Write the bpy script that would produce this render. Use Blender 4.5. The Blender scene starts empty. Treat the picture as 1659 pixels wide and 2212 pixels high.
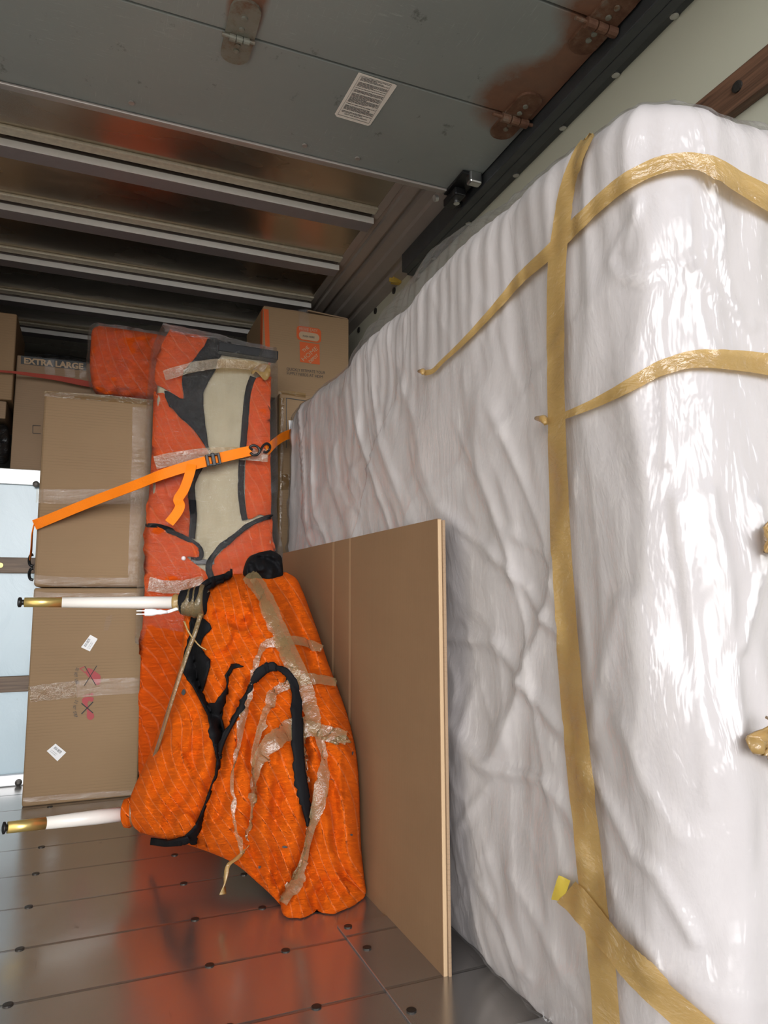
import bpy, bmesh, math, random
import numpy as np
from mathutils import Vector, Matrix
from mathutils.bvhtree import BVHTree
from mathutils.geometry import delaunay_2d_cdt

random.seed(7)
SC = bpy.context.scene
COL = SC.collection
U = 0.8                      # one working unit = the camera's height above the truck floor, in metres

# ------------------------------------------------------------------ camera
CR = Vector((0.9256, -0.3786, -0.0038)).normalized()
CF = Vector((0.3762, 0.9184, 0.1227)).normalized()
CUP = CR.cross(CF).normalized()
FPX, CX, CY = 1520.0, 829.5, 1106.0
cam = bpy.data.cameras.new('camera')
camo = bpy.data.objects.new('camera', cam); COL.objects.link(camo)
camo.matrix_world = Matrix(((CR.x, CUP.x, -CF.x, 0), (CR.y, CUP.y, -CF.y, 0), (CR.z, CUP.z, -CF.z, U), (0, 0, 0, 1)))
cam.sensor_fit = 'VERTICAL'; cam.sensor_height = 36.0; cam.lens = FPX / 2212 * 36.0
cam.clip_start = 0.02
SC.camera = camo

# ------------------------------------------------------------------ daylight through the open rear, exposure
WORLD_STRENGTH = 2.4
w = bpy.data.worlds.new('daylight'); SC.world = w; w.use_nodes = True
nt = w.node_tree; nt.nodes.clear()
tc = nt.nodes.new('ShaderNodeTexCoord'); sx = nt.nodes.new('ShaderNodeSeparateXYZ')
rp = nt.nodes.new('ShaderNodeValToRGB'); bg = nt.nodes.new('ShaderNodeBackground'); wo = nt.nodes.new('ShaderNodeOutputWorld')
mr = nt.nodes.new('ShaderNodeMapRange'); mr.inputs[1].default_value = -1; mr.inputs[2].default_value = 1
nt.links.new(tc.outputs['Generated'], sx.inputs[0]); nt.links.new(sx.outputs[2], mr.inputs[0])
nt.links.new(mr.outputs[0], rp.inputs[0]); nt.links.new(rp.outputs[0], bg.inputs[0]); nt.links.new(bg.outputs[0], wo.inputs[0])
els = rp.color_ramp.elements
els[0].position = 0.0; els[0].color = (.10, .095, .09, 1)
els[1].position = 1.0; els[1].color = (.16, .21, .30, 1)
for p, c in ((.46, (.16, .15, .14, 1)), (.50, (.26, .26, .27, 1)), (.60, (.28, .32, .38, 1))):
    e = els.new(p); e.color = c
# bright lobe added to the sky low behind the truck, to carry light deeper
nz = nt.nodes.new('ShaderNodeVectorMath'); nz.operation = 'NORMALIZE'
sq = nt.nodes.new('ShaderNodeVectorMath'); sq.operation = 'MULTIPLY'; sq.inputs[1].default_value = (1, 1, 1.7); nt.links.new(tc.outputs['Generated'], sq.inputs[0]); nt.links.new(sq.outputs[0], nz.inputs[0])
dt = nt.nodes.new('ShaderNodeVectorMath'); dt.operation = 'DOT_PRODUCT'; nt.links.new(nz.outputs[0], dt.inputs[0])
dt.inputs[1].default_value = Vector((-.32, -1.0, .25)).normalized()
gl_ = nt.nodes.new('ShaderNodeMapRange'); gl_.interpolation_type = 'SMOOTHSTEP'; gl_.inputs[1].default_value = .84; gl_.inputs[2].default_value = .990
gl_.inputs[3].default_value = 0.0; gl_.inputs[4].default_value = 1.0; nt.links.new(dt.outputs['Value'], gl_.inputs[0])
ad = nt.nodes.new('ShaderNodeMix'); ad.data_type = 'RGBA'; nt.links.new(gl_.outputs[0], ad.inputs[0]); nt.links.new(rp.outputs[0], ad.inputs[6]); ad.inputs[7].default_value = (5.3, 5.3, 5.35, 1)
nt.links.new(ad.outputs[2], bg.inputs[0])
bg.inputs[1].default_value = WORLD_STRENGTH
SC.view_settings.view_transform = 'Standard'
SC.view_settings.look = 'None'
SC.view_settings.exposure = 0.08
SC.view_settings.gamma = 1.0
SC.view_settings.use_curve_mapping = False
SC.cycles.max_bounces = 12; SC.cycles.diffuse_bounces = 6; SC.cycles.glossy_bounces = 6; SC.cycles.transparent_max_bounces = 16
SC.cycles.sample_clamp_indirect = 8.0
sl = bpy.data.lights.new('fill_sun', 'SUN'); sl.energy = 8.0; sl.angle = math.radians(2); sl.color = (1.0, .95, .88)
so = bpy.data.objects.new('fill_sun', sl); COL.objects.link(so)      # added fill light, low from the rear right, onto the unseen left wall only
so.rotation_euler = Vector((-.766, .643, -.36)).to_track_quat('-Z', 'Y').to_euler(); so.location = (3, -3, 3)
pl = bpy.data.lights.new('rear_opening', 'AREA'); pl.shape = 'RECTANGLE'; pl.size = 2.44; pl.size_y = 2.4
pl.cycles.is_portal = True
po = bpy.data.objects.new('rear_opening', pl); COL.objects.link(po)
po.location = (0.16, -0.12, 1.2); po.rotation_euler = (math.radians(90), 0, 0)

# ------------------------------------------------------------------ working helpers
def W(p): return Vector((p[0] * U, p[1] * U, (p[2] + 1) * U))
def ray(u, v): return CR * ((u - CX) / FPX) - CUP * ((v - CY) / FPX) + CF
def aty(u, v, y): d = ray(u, v); return d * (y / d.y)
def atx(u, v, x): d = ray(u, v); return d * (x / d.x)
def atz(u, v, z): d = ray(u, v); return d * (z / d.z)
def pix(p):
    c = Vector((CR.dot(p), CUP.dot(p), CF.dot(p)))
    return (CX + FPX * c.x / c.z, CY - FPX * c.y / c.z)

def _h(ix, iy, s):
    n = (ix * 374761393 + iy * 668265263 + s * 974634777) & 0x7fffffff
    n = ((n ^ (n >> 13)) * 1274126177) & 0x7fffffff
    return ((n ^ (n >> 16)) & 0xffff) / 65535.0 * 2 - 1
def vn(x, y, s=0):
    x = np.asarray(x, float); y = np.asarray(y, float)
    ix = np.floor(x).astype(np.int64); iy = np.floor(y).astype(np.int64)
    fx = x - ix; fy = y - iy
    fx = fx * fx * fx * (fx * (fx * 6 - 15) + 10); fy = fy * fy * fy * (fy * (fy * 6 - 15) + 10)
    a = _h(ix, iy, s) * (1 - fx) + _h(ix + 1, iy, s) * fx
    b = _h(ix, iy + 1, s) * (1 - fx) + _h(ix + 1, iy + 1, s) * fx
    return a * (1 - fy) + b * fy
def fbm(x, y, s=0, o=3):
    r = 0; a = 1.0
    for i in range(o):
        r = r + a * vn(x * 2 ** i + 17 * i, y * 2 ** i - 9 * i, s + i); a *= .5
    return r
def ridge(x, y, s=0): return 1 - np.abs(vn(x, y, s)) * 2.0

def catmull(pts, n):
    P = [np.array(p, float) for p in pts]
    if len(P) == 2: return [P[0] + (P[1] - P[0]) * i / n for i in range(n + 1)]
    out = []; m = len(P) - 1
    for i in range(n + 1):
        t = i / n * m; k = min(int(t), m - 1); f = t - k
        p0 = P[k - 1] if k > 0 else 2 * P[0] - P[1]
        p3 = P[k + 2] if k + 2 <= m else 2 * P[m] - P[m - 1]
        p1, p2 = P[k], P[k + 1]
        out.append(.5 * ((2 * p1) + (-p0 + p2) * f + (2 * p0 - 5 * p1 + 4 * p2 - p3) * f * f + (-p0 + 3 * p1 - 3 * p2 + p3) * f ** 3))
    return out

class MB:
    """collects geometry (working units) for one mesh"""
    def __init__(s): s.v = []; s.f = []; s.uv = []
    def add(s, v, f, uv=None):
        o = len(s.v); s.v += [Vector(p) for p in v]; s.f += [tuple(i + o for i in q) for q in f]
        s.uv += list(uv) if uv is not None else [(0, 0)] * len(v)
        return s
    def box(s, x0, x1, y0, y1, z0, z1, bev=0.0, tf=None, seg=2):
        bm = bmesh.new(); bmesh.ops.create_cube(bm, size=1)
        for q in bm.verts: q.co = Vector(((x0 + x1) / 2 + q.co.x * (x1 - x0), (y0 + y1) / 2 + q.co.y * (y1 - y0), (z0 + z1) / 2 + q.co.z * (z1 - z0)))
        if bev: bmesh.ops.bevel(bm, geom=bm.edges[:], offset=bev, segments=seg, affect='EDGES', profile=.5)
        bm.verts.index_update()
        vv = [q.co.copy() for q in bm.verts]
        if tf: vv = [tf @ p for p in vv]
        s.add(vv, [[q.index for q in f.verts] for f in bm.faces]); bm.free(); return s
    def tube(s, path, r, n=12, cap=True):
        P = [Vector(p) for p in path]; R = r if hasattr(r, '__len__') else [r] * len(P)
        vv = []; ff = []; up = None
        for i, p in enumerate(P):
            t = (P[min(i + 1, len(P) - 1)] - P[max(i - 1, 0)]).normalized()
            if up is None:
                up = t.orthogonal().normalized()
            up = (up - t * up.dot(t)).normalized(); bi = t.cross(up)
            for k in range(n):
                a = 2 * math.pi * k / n; vv.append(p + (up * math.cos(a) + bi * math.sin(a)) * R[i])
        for i in range(len(P) - 1):
            for k in range(n):
                ff.append((i * n + k, i * n + (k + 1) % n, (i + 1) * n + (k + 1) % n, (i + 1) * n + k))
        if cap:
            ff.append(tuple(range(n))[::-1]); ff.append(tuple((len(P) - 1) * n + k for k in range(n)))
        return s.add(vv, ff, [((q % n) / n * 1.2 + .3, (q // n) * .22 + .4) for q in range(len(vv))])
    def prism(s, prof, y0, y1):
        """profile in the x-z plane swept along y"""
        n = len(prof)
        vv = [(x, y0, z) for x, z in prof] + [(x, y1, z) for x, z in prof]
        ff = [(i, (i + 1) % n, n + (i + 1) % n, n + i) for i in range(n)] + [tuple(range(n))[::-1], tuple(range(n, 2 * n))]
        return s.add(vv, ff)
    def bvh(s): return BVHTree.FromPolygons([tuple(p) for p in s.v], [tuple(f) for f in s.f])

def obj(name, m, mat, parent=None, smooth=False, solid=0.0):
    me = bpy.data.meshes.new(name)
    ws = [W(p) for p in m.v]
    if parent is None:
        lo = Vector((min(p.x for p in ws), min(p.y for p in ws), min(p.z for p in ws))); hi = Vector((max(p.x for p in ws), max(p.y for p in ws), 0))
        base = Vector(((lo.x + hi.x) / 2, (lo.y + hi.y) / 2, lo.z)); loc = base
    else:
        base = Vector(parent['_base']); loc = None
    me.from_pydata([tuple(p - base) for p in ws], [], m.f)
    if any(q != (0, 0) for q in m.uv):
        ul = me.uv_layers.new(name='UVMap')
        for l in me.loops: ul.data[l.index].uv = m.uv[l.vertex_index]
    bm = bmesh.new(); bm.from_mesh(me); bmesh.ops.recalc_face_normals(bm, faces=bm.faces[:]); bm.to_mesh(me); bm.free()
    me.materials.append(mat)
    if smooth:
        for p in me.polygons: p.use_smooth = True
    o = bpy.data.objects.new(name, me); COL.objects.link(o)
    o['_base'] = tuple(base)
    if parent is None: o.location = loc
    else:
        o.parent = parent
    if solid:
        sm = o.modifiers.new('thickness', 'SOLIDIFY'); sm.thickness = solid; sm.offset = 1.0
    return o
def tag(o, label, cat, group=None):
    o['label'] = label; o['category'] = cat
    if group: o['group'] = group
    return o
def thing(name, base, label, cat, group=None):
    o = bpy.data.objects.new(name, None); COL.objects.link(o)
    b = W(base); o.location = b; o['_base'] = tuple(b); o.empty_display_size = .1
    return tag(o, label, cat, group)
def struct(name, m, mat, **k):
    o = obj(name, m, mat, **k); o['kind'] = 'structure'; return o

# ---- things stuck to a surface follow that surface: rays from the eye find the point, the normal lifts it off
def hit(bvh, u, v, off):
    d = ray(u, v).normalized(); loc, n, i, ds = bvh.ray_cast(Vector((0, 0, 0)), d)
    if loc is None: return None
    if n.dot(d) > 0: n = -n
    return loc + n * off - d * (off * .3)
def ribbon(path, bvh, off=.006, n=60, cross=5, m=None, ydef=None, edge_lift=0.0, taut=0):
    m = m or MB(); P = catmull(path, n); vv = []; uv = []; last = None; L = 0
    for i, p in enumerate(P):
        t = P[min(i + 1, n)][:2] - P[max(i - 1, 0)][:2]; t = t / (np.hypot(*t) + 1e-9); nn = np.array([-t[1], t[0]])
        if i: L += np.hypot(*(P[i][:2] - P[i - 1][:2]))
        for k in range(cross):
            a = k / (cross - 1) - .5; q = p[:2] + nn * a * p[2]
            h = hit(bvh, q[0], q[1], off + edge_lift * abs(a)) if bvh else None
            if h is None:
                h = aty(q[0], q[1], ydef if ydef else (last.y if last is not None else 3))
            last = h; vv.append(h); uv.append((L / 100 + .001, a * p[2] / 100 + .001))
    if taut:      # a stretched strip bridges the hollows instead of sinking into them
        D = np.array([h.length for h in vv]).reshape(n + 1, cross); D0 = D.copy()
        pad = np.pad(D, ((taut, taut), (0, 0)), 'edge'); D = np.min([pad[j:j + n + 1] for j in range(2 * taut + 1)], 0)
        D = D * .35 + D.min(1, keepdims=True) * .65
        for _ in range(2):
            pad = np.pad(D, ((taut, taut), (0, 0)), 'edge'); D = sum(pad[j:j + n + 1] for j in range(2 * taut + 1)) / (2 * taut + 1)
        vv = [h * (D[i // cross, i % cross] / D0[i // cross, i % cross]) for i, h in enumerate(vv)]
    ff = [(i * cross + k, i * cross + k + 1, (i + 1) * cross + k + 1, (i + 1) * cross + k) for i in range(n) for k in range(cross - 1)]
    return m.add(vv, ff, uv)
def free_ribbon(path, n=60, wid=.03, twist=None, m=None, wdir=None):
    """strap through open space: path of (u,v,y), flat across wdir"""
    m = m or MB(); P = [aty(*p) for p in catmull(path, n)]; vv = []; ff = []
    for i, p in enumerate(P):
        t = (P[min(i + 1, n)] - P[max(i - 1, 0)]).normalized()
        wd = Vector(wdir) if wdir else Vector((0, 0, 1)); wd = (wd - t * wd.dot(t)).normalized()
        if twist:
            wd = Matrix.Rotation(twist(i / n), 3, t) @ wd
        ww = wid(i / n) if callable(wid) else wid
        nr = t.cross(wd) * .002
        vv += [p + wd * ww / 2 + nr, p - wd * ww / 2 + nr, p - wd * ww / 2 - nr, p + wd * ww / 2 - nr]
    for i in range(n):
        for k in range(4): ff.append((i * 4 + k, i * 4 + (k + 1) % 4, i * 4 + 4 + (k + 1) % 4, i * 4 + 4 + k))
    ff += [(3, 2, 1, 0), (n * 4, n * 4 + 1, n * 4 + 2, n * 4 + 3)]
    return m.add(vv, ff)
def smooth_poly(poly, k=4):
    P = [np.array(p, float) for p in poly]; out = []; n = len(P)
    for i in range(n):
        p0, p1, p2, p3 = P[i - 1], P[i], P[(i + 1) % n], P[(i + 2) % n]
        for j in range(k):
            f = j / k
            out.append(.5 * ((2 * p1) + (-p0 + p2) * f + (2 * p0 - 5 * p1 + 4 * p2 - p3) * f * f + (-p0 + 3 * p1 - 3 * p2 + p3) * f ** 3))
    return out
def patch(poly, bvh, off=.004, step=8, m=None, sm=0, wob=0.0, seed=0):
    m = m or MB(); P = smooth_poly(poly, sm) if sm else [np.array(p, float) for p in poly]
    dense = []
    for i in range(len(P)):
        a, b = P[i], P[(i + 1) % len(P)]; k = max(1, int(np.hypot(*(b - a)) / step))
        dense += [a + (b - a) * j / k for j in range(k)]
    n = len(dense); A = np.array(dense); lo = A.min(0); hi = A.max(0)
    ins = []
    for yy in np.arange(lo[1] + step / 2, hi[1], step):
        for xx in np.arange(lo[0] + step / 2, hi[0], step):
            c = False; j = n - 1
            for i in range(n):
                if (A[i, 1] > yy) != (A[j, 1] > yy) and xx < (A[j, 0] - A[i, 0]) * (yy - A[i, 1]) / (A[j, 1] - A[i, 1]) + A[i, 0]: c = not c
                j = i
            if c and np.min((A[:, 0] - xx) ** 2 + (A[:, 1] - yy) ** 2) > (step * .35) ** 2: ins.append((xx, yy))
    allp = [Vector((p[0], p[1])) for p in dense] + [Vector(p) for p in ins]
    r = delaunay_2d_cdt(allp, [], [list(range(n))], 1, 1e-4)
    vs = [(p.x, p.y) for p in r[0]]; out = []; last = None; miss = []
    for i, (u, v) in enumerate(vs):
        h = hit(bvh, u, v, off + wob * float(fbm(u / 22, v / 22, seed, 2)))
        out.append(h)
    good = [h for h in out if h is not None]
    if not good: return m
    for i, h in enumerate(out):
        if h is None:
            u, v = vs[i]; k = min((j for j in range(len(vs)) if out[j] is not None), key=lambda j: (vs[j][0] - u) ** 2 + (vs[j][1] - v) ** 2)
            out[i] = aty(u, v, out[k].y)
    return m.add(out, [tuple(f) for f in r[2]], [(u / 100, v / 100) for u, v in vs])

_tcache = {}
def text_geo(s, bold=0.0):
    if (s, bold) in _tcache: return _tcache[(s, bold)]
    c = bpy.data.curves.new('lettering', 'FONT'); c.body = s; c.offset = bold; c.resolution_u = 3
    o = bpy.data.objects.new('lettering', c); COL.objects.link(o)
    dg = bpy.context.evaluated_depsgraph_get(); dg.update()
    me = bpy.data.meshes.new_from_object(o.evaluated_get(dg))
    v = [(p.co.x, p.co.y) for p in me.vertices]; f = [tuple(p.vertices) for p in me.polygons]
    bpy.data.objects.remove(o); bpy.data.curves.remove(c); bpy.data.meshes.remove(me)
    _tcache[(s, bold)] = (v, f); return v, f
def text(s, origin, right, up, bvh, off=.003, bold=0.0, m=None):
    """origin = pixel of the lower left; right = whole width; up = cap height"""
    m = m or MB(); v, f = text_geo(s, bold)
    x0 = min(p[0] for p in v); x1 = max(p[0] for p in v); y0 = 0; y1 = max(p[1] for p in v)
    out = []
    for x, y in v:
        a = (x - x0) / (x1 - x0); b = (y - y0) / (y1 - y0)
        h = hit(bvh, origin[0] + right[0] * a + up[0] * b, origin[1] + right[1] * a + up[1] * b, off)
        out.append(h if h is not None else Vector((0, 4, 0)))
    return m.add(out, f)

# ------------------------------------------------------------------ materials
def lin(r, g, b):
    f = lambda c: (c / 255 / 12.92) if c / 255 <= .04045 else ((c / 255 + .055) / 1.055) ** 2.4
    return (f(r), f(g), f(b), 1)
class Mat:
    def __init__(s, name, col=(.5, .5, .5, 1), rough=.5, metal=0.0, spec=.5, coat=0.0):
        s.m = bpy.data.materials.new(name); s.m.use_nodes = True; s.t = s.m.node_tree
        s.b = s.t.nodes['Principled BSDF']; s.out = s.t.nodes['Material Output']
        s.set('Base Color', col); s.set('Roughness', rough); s.set('Metallic', metal); s.set('Specular IOR Level', spec)
        if coat: s.set('Coat Weight', coat); s.set('Coat Roughness', .1)
        s.col = col; s.h = None
    def set(s, k, v): s.b.inputs[k].default_value = v
    def n(s, t, **k):
        o = s.t.nodes.new('ShaderNode' + t)
        for a, b in k.items(): setattr(o, a, b)
        return o
    def l(s, a, b): s.t.links.new(a, b)
    def coord(s, kind='Object', scale=(1, 1, 1), rot=(0, 0, 0), loc=(0, 0, 0)):
        t = s.n('TexCoord'); mp = s.n('Mapping'); mp.inputs['Scale'].default_value = scale; mp.inputs['Rotation'].default_value = rot; mp.inputs['Location'].default_value = loc
        s.l(t.outputs[kind], mp.inputs[0]); return mp.outputs[0]
    def noise(s, scale=5, detail=4, rough=.5, vec=None, dist=0.0):
        o = s.n('TexNoise'); o.inputs['Scale'].default_value = scale; o.inputs['Detail'].default_value = detail; o.inputs['Roughness'].default_value = rough; o.inputs['Distortion'].default_value = dist
        s.l(vec if vec is not None else s.coord(), o.inputs['Vector']); return o.outputs['Fac']
    def wave(s, scale, dist=0, vec=None, det=2, dscale=1, dirn='X'):
        o = s.n('TexWave'); o.bands_direction = dirn; o.inputs['Scale'].default_value = scale; o.inputs['Distortion'].default_value = dist; o.inputs['Detail'].default_value = det; o.inputs['Detail Scale'].default_value = dscale
        s.l(vec if vec is not None else s.coord(), o.inputs['Vector']); return o.outputs['Fac']
    def ramp(s, fac, stops, interp='LINEAR'):
        o = s.n('ValToRGB'); o.color_ramp.interpolation = interp; e = o.color_ramp.elements
        while len(e) < len(stops): e.new(.5)
        for i, (p, c) in enumerate(stops):
            e[i].position = p; e[i].color = c if hasattr(c, '__len__') else (c, c, c, 1)
        s.l(fac, o.inputs[0]); return o.outputs[0]
    def math(s, op, a, b=None):
        o = s.n('Math', operation=op)
        for i, x in enumerate((a, b)):
            if x is None: continue
            if hasattr(x, 'is_linked'): s.l(x, o.inputs[i])
            else: o.inputs[i].default_value = x
        return o.outputs[0]
    def mix(s, fac, a, b, mode='MIX'):
        o = s.n('Mix', data_type='RGBA', blend_type=mode)
        for i, x in ((0, fac), (6, a), (7, b)):
            if hasattr(x, 'is_linked'): s.l(x, o.inputs[i])
            else: o.inputs[i].default_value = x
        return o.outputs[2]
    def color(s, sock): s.l(sock, s.b.inputs['Base Color']); return s
    def rough(s, sock): s.l(sock, s.b.inputs['Roughness']); return s
    def bump(s, sock, strength=.3, dist=.01):
        o = s.n('Bump'); o.inputs['Strength'].default_value = strength; o.inputs['Distance'].default_value = dist
        s.l(sock, o.inputs['Height'])
        if s.h is not None: s.l(s.h, o.inputs['Normal'])
        s.h = o.outputs[0]; s.l(s.h, s.b.inputs['Normal']); return s

# -- floor: worn coated sheet, plank seams across the truck
def floor_mat():
    a = Mat('worn_floor_sheet', (.26, .245, .23, 1), .3, .85)
    g = a.n('NewGeometry'); sp = a.n('SeparateXYZ'); a.l(g.outputs['Position'], sp.inputs[0])
    fr = a.math('FRACT', a.math('DIVIDE', a.math('SUBTRACT', sp.outputs[1], (2.105 - 3.05) * U), .305 * U))
    d = a.math('ABSOLUTE', a.math('SUBTRACT', fr, .5))
    seam = a.ramp(a.math('MULTIPLY', d, 2), [(.955, 0), (.975, 1), (.985, .2), (1.0, .8)])
    n1 = a.noise(3.0, 5, .6); n2 = a.noise(24, 6, .7)
    sc1 = a.ramp(a.noise(5, 8, .75, a.coord(scale=(2, 30, 1), rot=(0, 0, .6))), [(.60, 0), (.66, 1)])
    sc2 = a.ramp(a.noise(5, 8, .75, a.coord(scale=(26, 1.6, 1), rot=(0, 0, .25))), [(.62, 0), (.68, 1)])
    sp2 = a.ramp(a.noise(11, 8, .7, a.coord(scale=(1, 1, 1))), [(.68, 0), (.72, 1)])
    c = a.mix(n1, (.36, .34, .32, 1), (.47, .45, .425, 1))
    c = a.mix(a.math('MULTIPLY', sc1, .35), c, (.5, .48, .46, 1)); c = a.mix(a.math('MULTIPLY', sc2, .35), c, (.10, .095, .09, 1))
    c = a.mix(a.math('MULTIPLY', sp2, .5), c, (.09, .08, .075, 1))
    c = a.mix(a.math('MULTIPLY', seam, .55), c, (.10, .095, .09, 1)); a.color(c)
    a.rough(a.ramp(n2, [(.25, .20), (.75, .26)]))
    a.bump(n2, .03, .003); a.bump(seam, .4, -.002)
    return a.m
M_floor = floor_mat()
def ceil_mat():
    a = Mat('mill_aluminium_roof_skin', (.40, .37, .32, 1), .2, 1.0)
    n = a.noise(1.6, 3, .5, a.coord(scale=(1, 2, 1))); f = a.noise(30, 5, .6)
    a.color(a.mix(n, (.46, .41, .34, 1), (.66, .59, .50, 1)))
    a.rough(a.ramp(n, [(.3, .25), (.8, .30)])); a.bump(n, .22, .03)
    return a.m
M_ceil = ceil_mat()
def metal(name, col, rough=.3, var=.25, scale=20, met=1.0, b=.1):
    a = Mat(name, col, rough, met); n = a.noise(scale, 5, .6)
    a.color(a.mix(n, tuple(c * (1 - var) for c in col[:3]) + (1,), tuple(min(1, c * (1 + var)) for c in col[:3]) + (1,)))
    a.bump(n, b, .004); return a.m
M_bow = metal('galvanised_roof_bow', (.30, .27, .275, 1), .5, .1, 30, .4)
M_bowface = metal('lit_bow_flange', (.86, .85, .83, 1), .45, .06, 30, .15)  # daylight on the rear-facing side of the bow, painted in as near-white
M_lip = metal('folded_roof_lip', (.60, .55, .44, 1), .5, .3, 60, .4)
M_galv = metal('galvanised_edge_panel', (.40, .36, .33, 1), .42, .12, 8, .5)
M_galv2 = metal('galvanised_edge_panel_pale', (.40, .35, .33, 1), .4, .12, 8, .9)
M_track = metal('dark_steel_track', (.075, .08, .085, 1), .42, .3, 14, .6)
M_black = metal('black_steel', (.015, .015, .016, 1), .35, .2, 20, .3)
M_steel = metal('bright_steel', (.62, .62, .62, 1), .3, .1, 40, 1)
M_screw = metal('dark_screw_head', (.06, .055, .05, 1), .45, .3, 60, .8)
M_yellow = metal('yellow_zinc_bracket', (.62, .42, .08, 1), .4, .2, 30, .5)
M_alu = metal('white_aluminium_rail', (.78, .80, .82, 1), .35, .08, 20, .35)
M_brass = metal('polished_brass', (.70, .52, .18, 1), .30, .05, 20, .75, .02)
M_bar = metal('grey_bed_rail', (.06, .06, .06, 1), .5, .1, 20, .2)
def door_mat():
    a = Mat('grey_painted_door_panel', (.15, .165, .165, 1), .42, 0.0, .5)
    n1 = a.noise(2.2, 4, .55); n2 = a.noise(40, 6, .65)
    base = a.mix(n1, (.20, .222, .218, 1), (.285, .302, .28, 1))
    scr = a.ramp(a.noise(6, 9, .8, a.coord(scale=(3, 26, 1), rot=(0, 0, .9))), [(.565, 0), (.61, 1)])
    scr2 = a.ramp(a.noise(6, 9, .8, a.coord(scale=(30, 2, 1), rot=(0, 0, .5))), [(.57, 0), (.615, 1)])
    pm_ = a.ramp(a.noise(3.2, 4, .6, a.coord(loc=(3, 1, 0))), [(.46, 0), (.68, 1)]); pm2 = a.ramp(a.noise(3.6, 4, .6, a.coord(loc=(7, 5, 0))), [(.46, 0), (.68, 1)])
    scr = a.math('MULTIPLY', scr, pm_); scr2 = a.math('MULTIPLY', scr2, pm2)
    dk = a.ramp(a.noise(9, 8, .75, a.coord(scale=(1.4, 1, 1))), [(.61, 0), (.68, 1)])
    c = a.mix(a.math('MULTIPLY', scr, .5), base, (.42, .43, .42, 1)); c = a.mix(a.math('MULTIPLY', scr2, .45), c, (.42, .43, .42, 1))
    c = a.mix(a.math('MULTIPLY', dk, .6), c, (.05, .05, .045, 1))
    # rust bleeding from the hinges along the right edge and around the middle hinge
    g = a.n('NewGeometry')
    def blob(x, y, rx, ry):
        s = a.n('VectorMath', operation='SUBTRACT'); a.l(g.outputs['Position'], s.inputs[0]); s.inputs[1].default_value = W((x, y, 1.85))
        k = a.n('VectorMath', operation='MULTIPLY'); a.l(s.outputs[0], k.inputs[0]); k.inputs[1].default_value = (1 / (rx * U), 1 / (ry * U), 0)
        ln = a.n('VectorMath', operation='LENGTH'); a.l(k.outputs[0], ln.inputs[0])
        return a.math('MAXIMUM', a.math('SUBTRACT', 1.0, ln.outputs[1]), 0.0)
    rm = a.math('ADD', a.math('ADD', blob(1.36, 2.04, .16, .22), blob(1.46, 1.86, .13, .42)), a.math('ADD', blob(1.44, 1.62, .2, .16), a.math('MULTIPLY', blob(.365, 1.96, .07, .26), 1.6)))
    rn = a.noise(14, 6, .7)
    rust = a.ramp(a.math('MULTIPLY', rm, a.math('MULTIPLY', rn, 2.2)), [(.05, 0), (.55, 1)])
    c = a.mix(a.math('MULTIPLY', rust, .85), c, a.mix(rn, (.10, .032, .012, 1), (.24, .085, .03, 1)))
    a.color(c); a.rough(a.ramp(n2, [(.3, .36), (.8, .55)])); a.bump(n2, .08, .004); a.bump(n1, .15, .02)
    return a.m
M_door = door_mat()
def rust_mat():
    a = Mat('rusty_hinge_steel', (.2, .1, .05, 1), .65, .3); n = a.noise(22, 6, .7)
    a.color(a.ramp(n, [(.3, (.09, .035, .02, 1)), (.55, (.17, .085, .05, 1)), (.75, (.22, .19, .15, 1))])); a.bump(n, .3, .004); return a.m
M_rust = rust_mat()
def hinge_mat():
    a = Mat('rust_streaked_hinge', (.2, .1, .05, 1), .5, .4); n = a.noise(14, 6, .7)
    a.color(a.ramp(n, [(.32, (.16, .08, .04, 1)), (.5, (.22, .22, .18, 1)), (.75, (.26, .27, .24, 1))])); a.bump(n, .2, .003); return a.m
M_hinge = hinge_mat()
def wall_mat(name, c0, c1, rough, coat=0):
    a = Mat(name, c0, rough, 0, .5, coat); n = a.noise(1.5, 4); f = a.noise(60, 4)
    sp = a.ramp(a.noise(13, 8, .7, a.coord(scale=(1, 1, 1.6))), [(.70, 0), (.74, 1)])
    a.color(a.mix(a.math('MULTIPLY', sp, .7), a.mix(n, c0, c1), (.12, .11, .09, 1))); a.bump(f, .05, .004); return a
M_attic = wall_mat('shaded_attic_panel', (.06, .06, .055, 1), (.09, .09, .08, 1), .6).m  # darkness of the attic put into the colour of its back wall
M_wall_l = wall_mat('pale_wall_panel', (.70, .70, .66, 1), (.76, .76, .72, 1), .45).m
M_wall = wall_mat('cream_plywood_wall_panel', (.40, .395, .315, 1), (.46, .455, .365, 1), .45).m
def bulk_mat():
    a = wall_mat('glossy_white_front_panel', (.40, .54, .62, 1), (.48, .62, .69, 1), .3, .35)
    w2 = a.noise(9, 5, .6, a.coord(scale=(1, 1, .6)), 1.2); a.bump(w2, .14, .02)
    return a.m
M_bulk = bulk_mat()
def wood(name, c0, c1, sc=(.6, 6, 40)):
    a = Mat(name, c0, .5); n = a.noise(6, 8, .65, a.coord(scale=sc), .6)
    a.color(a.ramp(n, [(.3, c0), (.6, c1)])); a.bump(n, .2, .003); return a.m
M_wood_dark = wood('dark_stained_slat', (.045, .022, .012, 1), (.14, .07, .04, 1), (10, .5, 16))
M_wood = wood('weathered_oak_slat', (.085, .05, .03, 1), (.19, .12, .07, 1), (.6, 10, 16))
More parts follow.
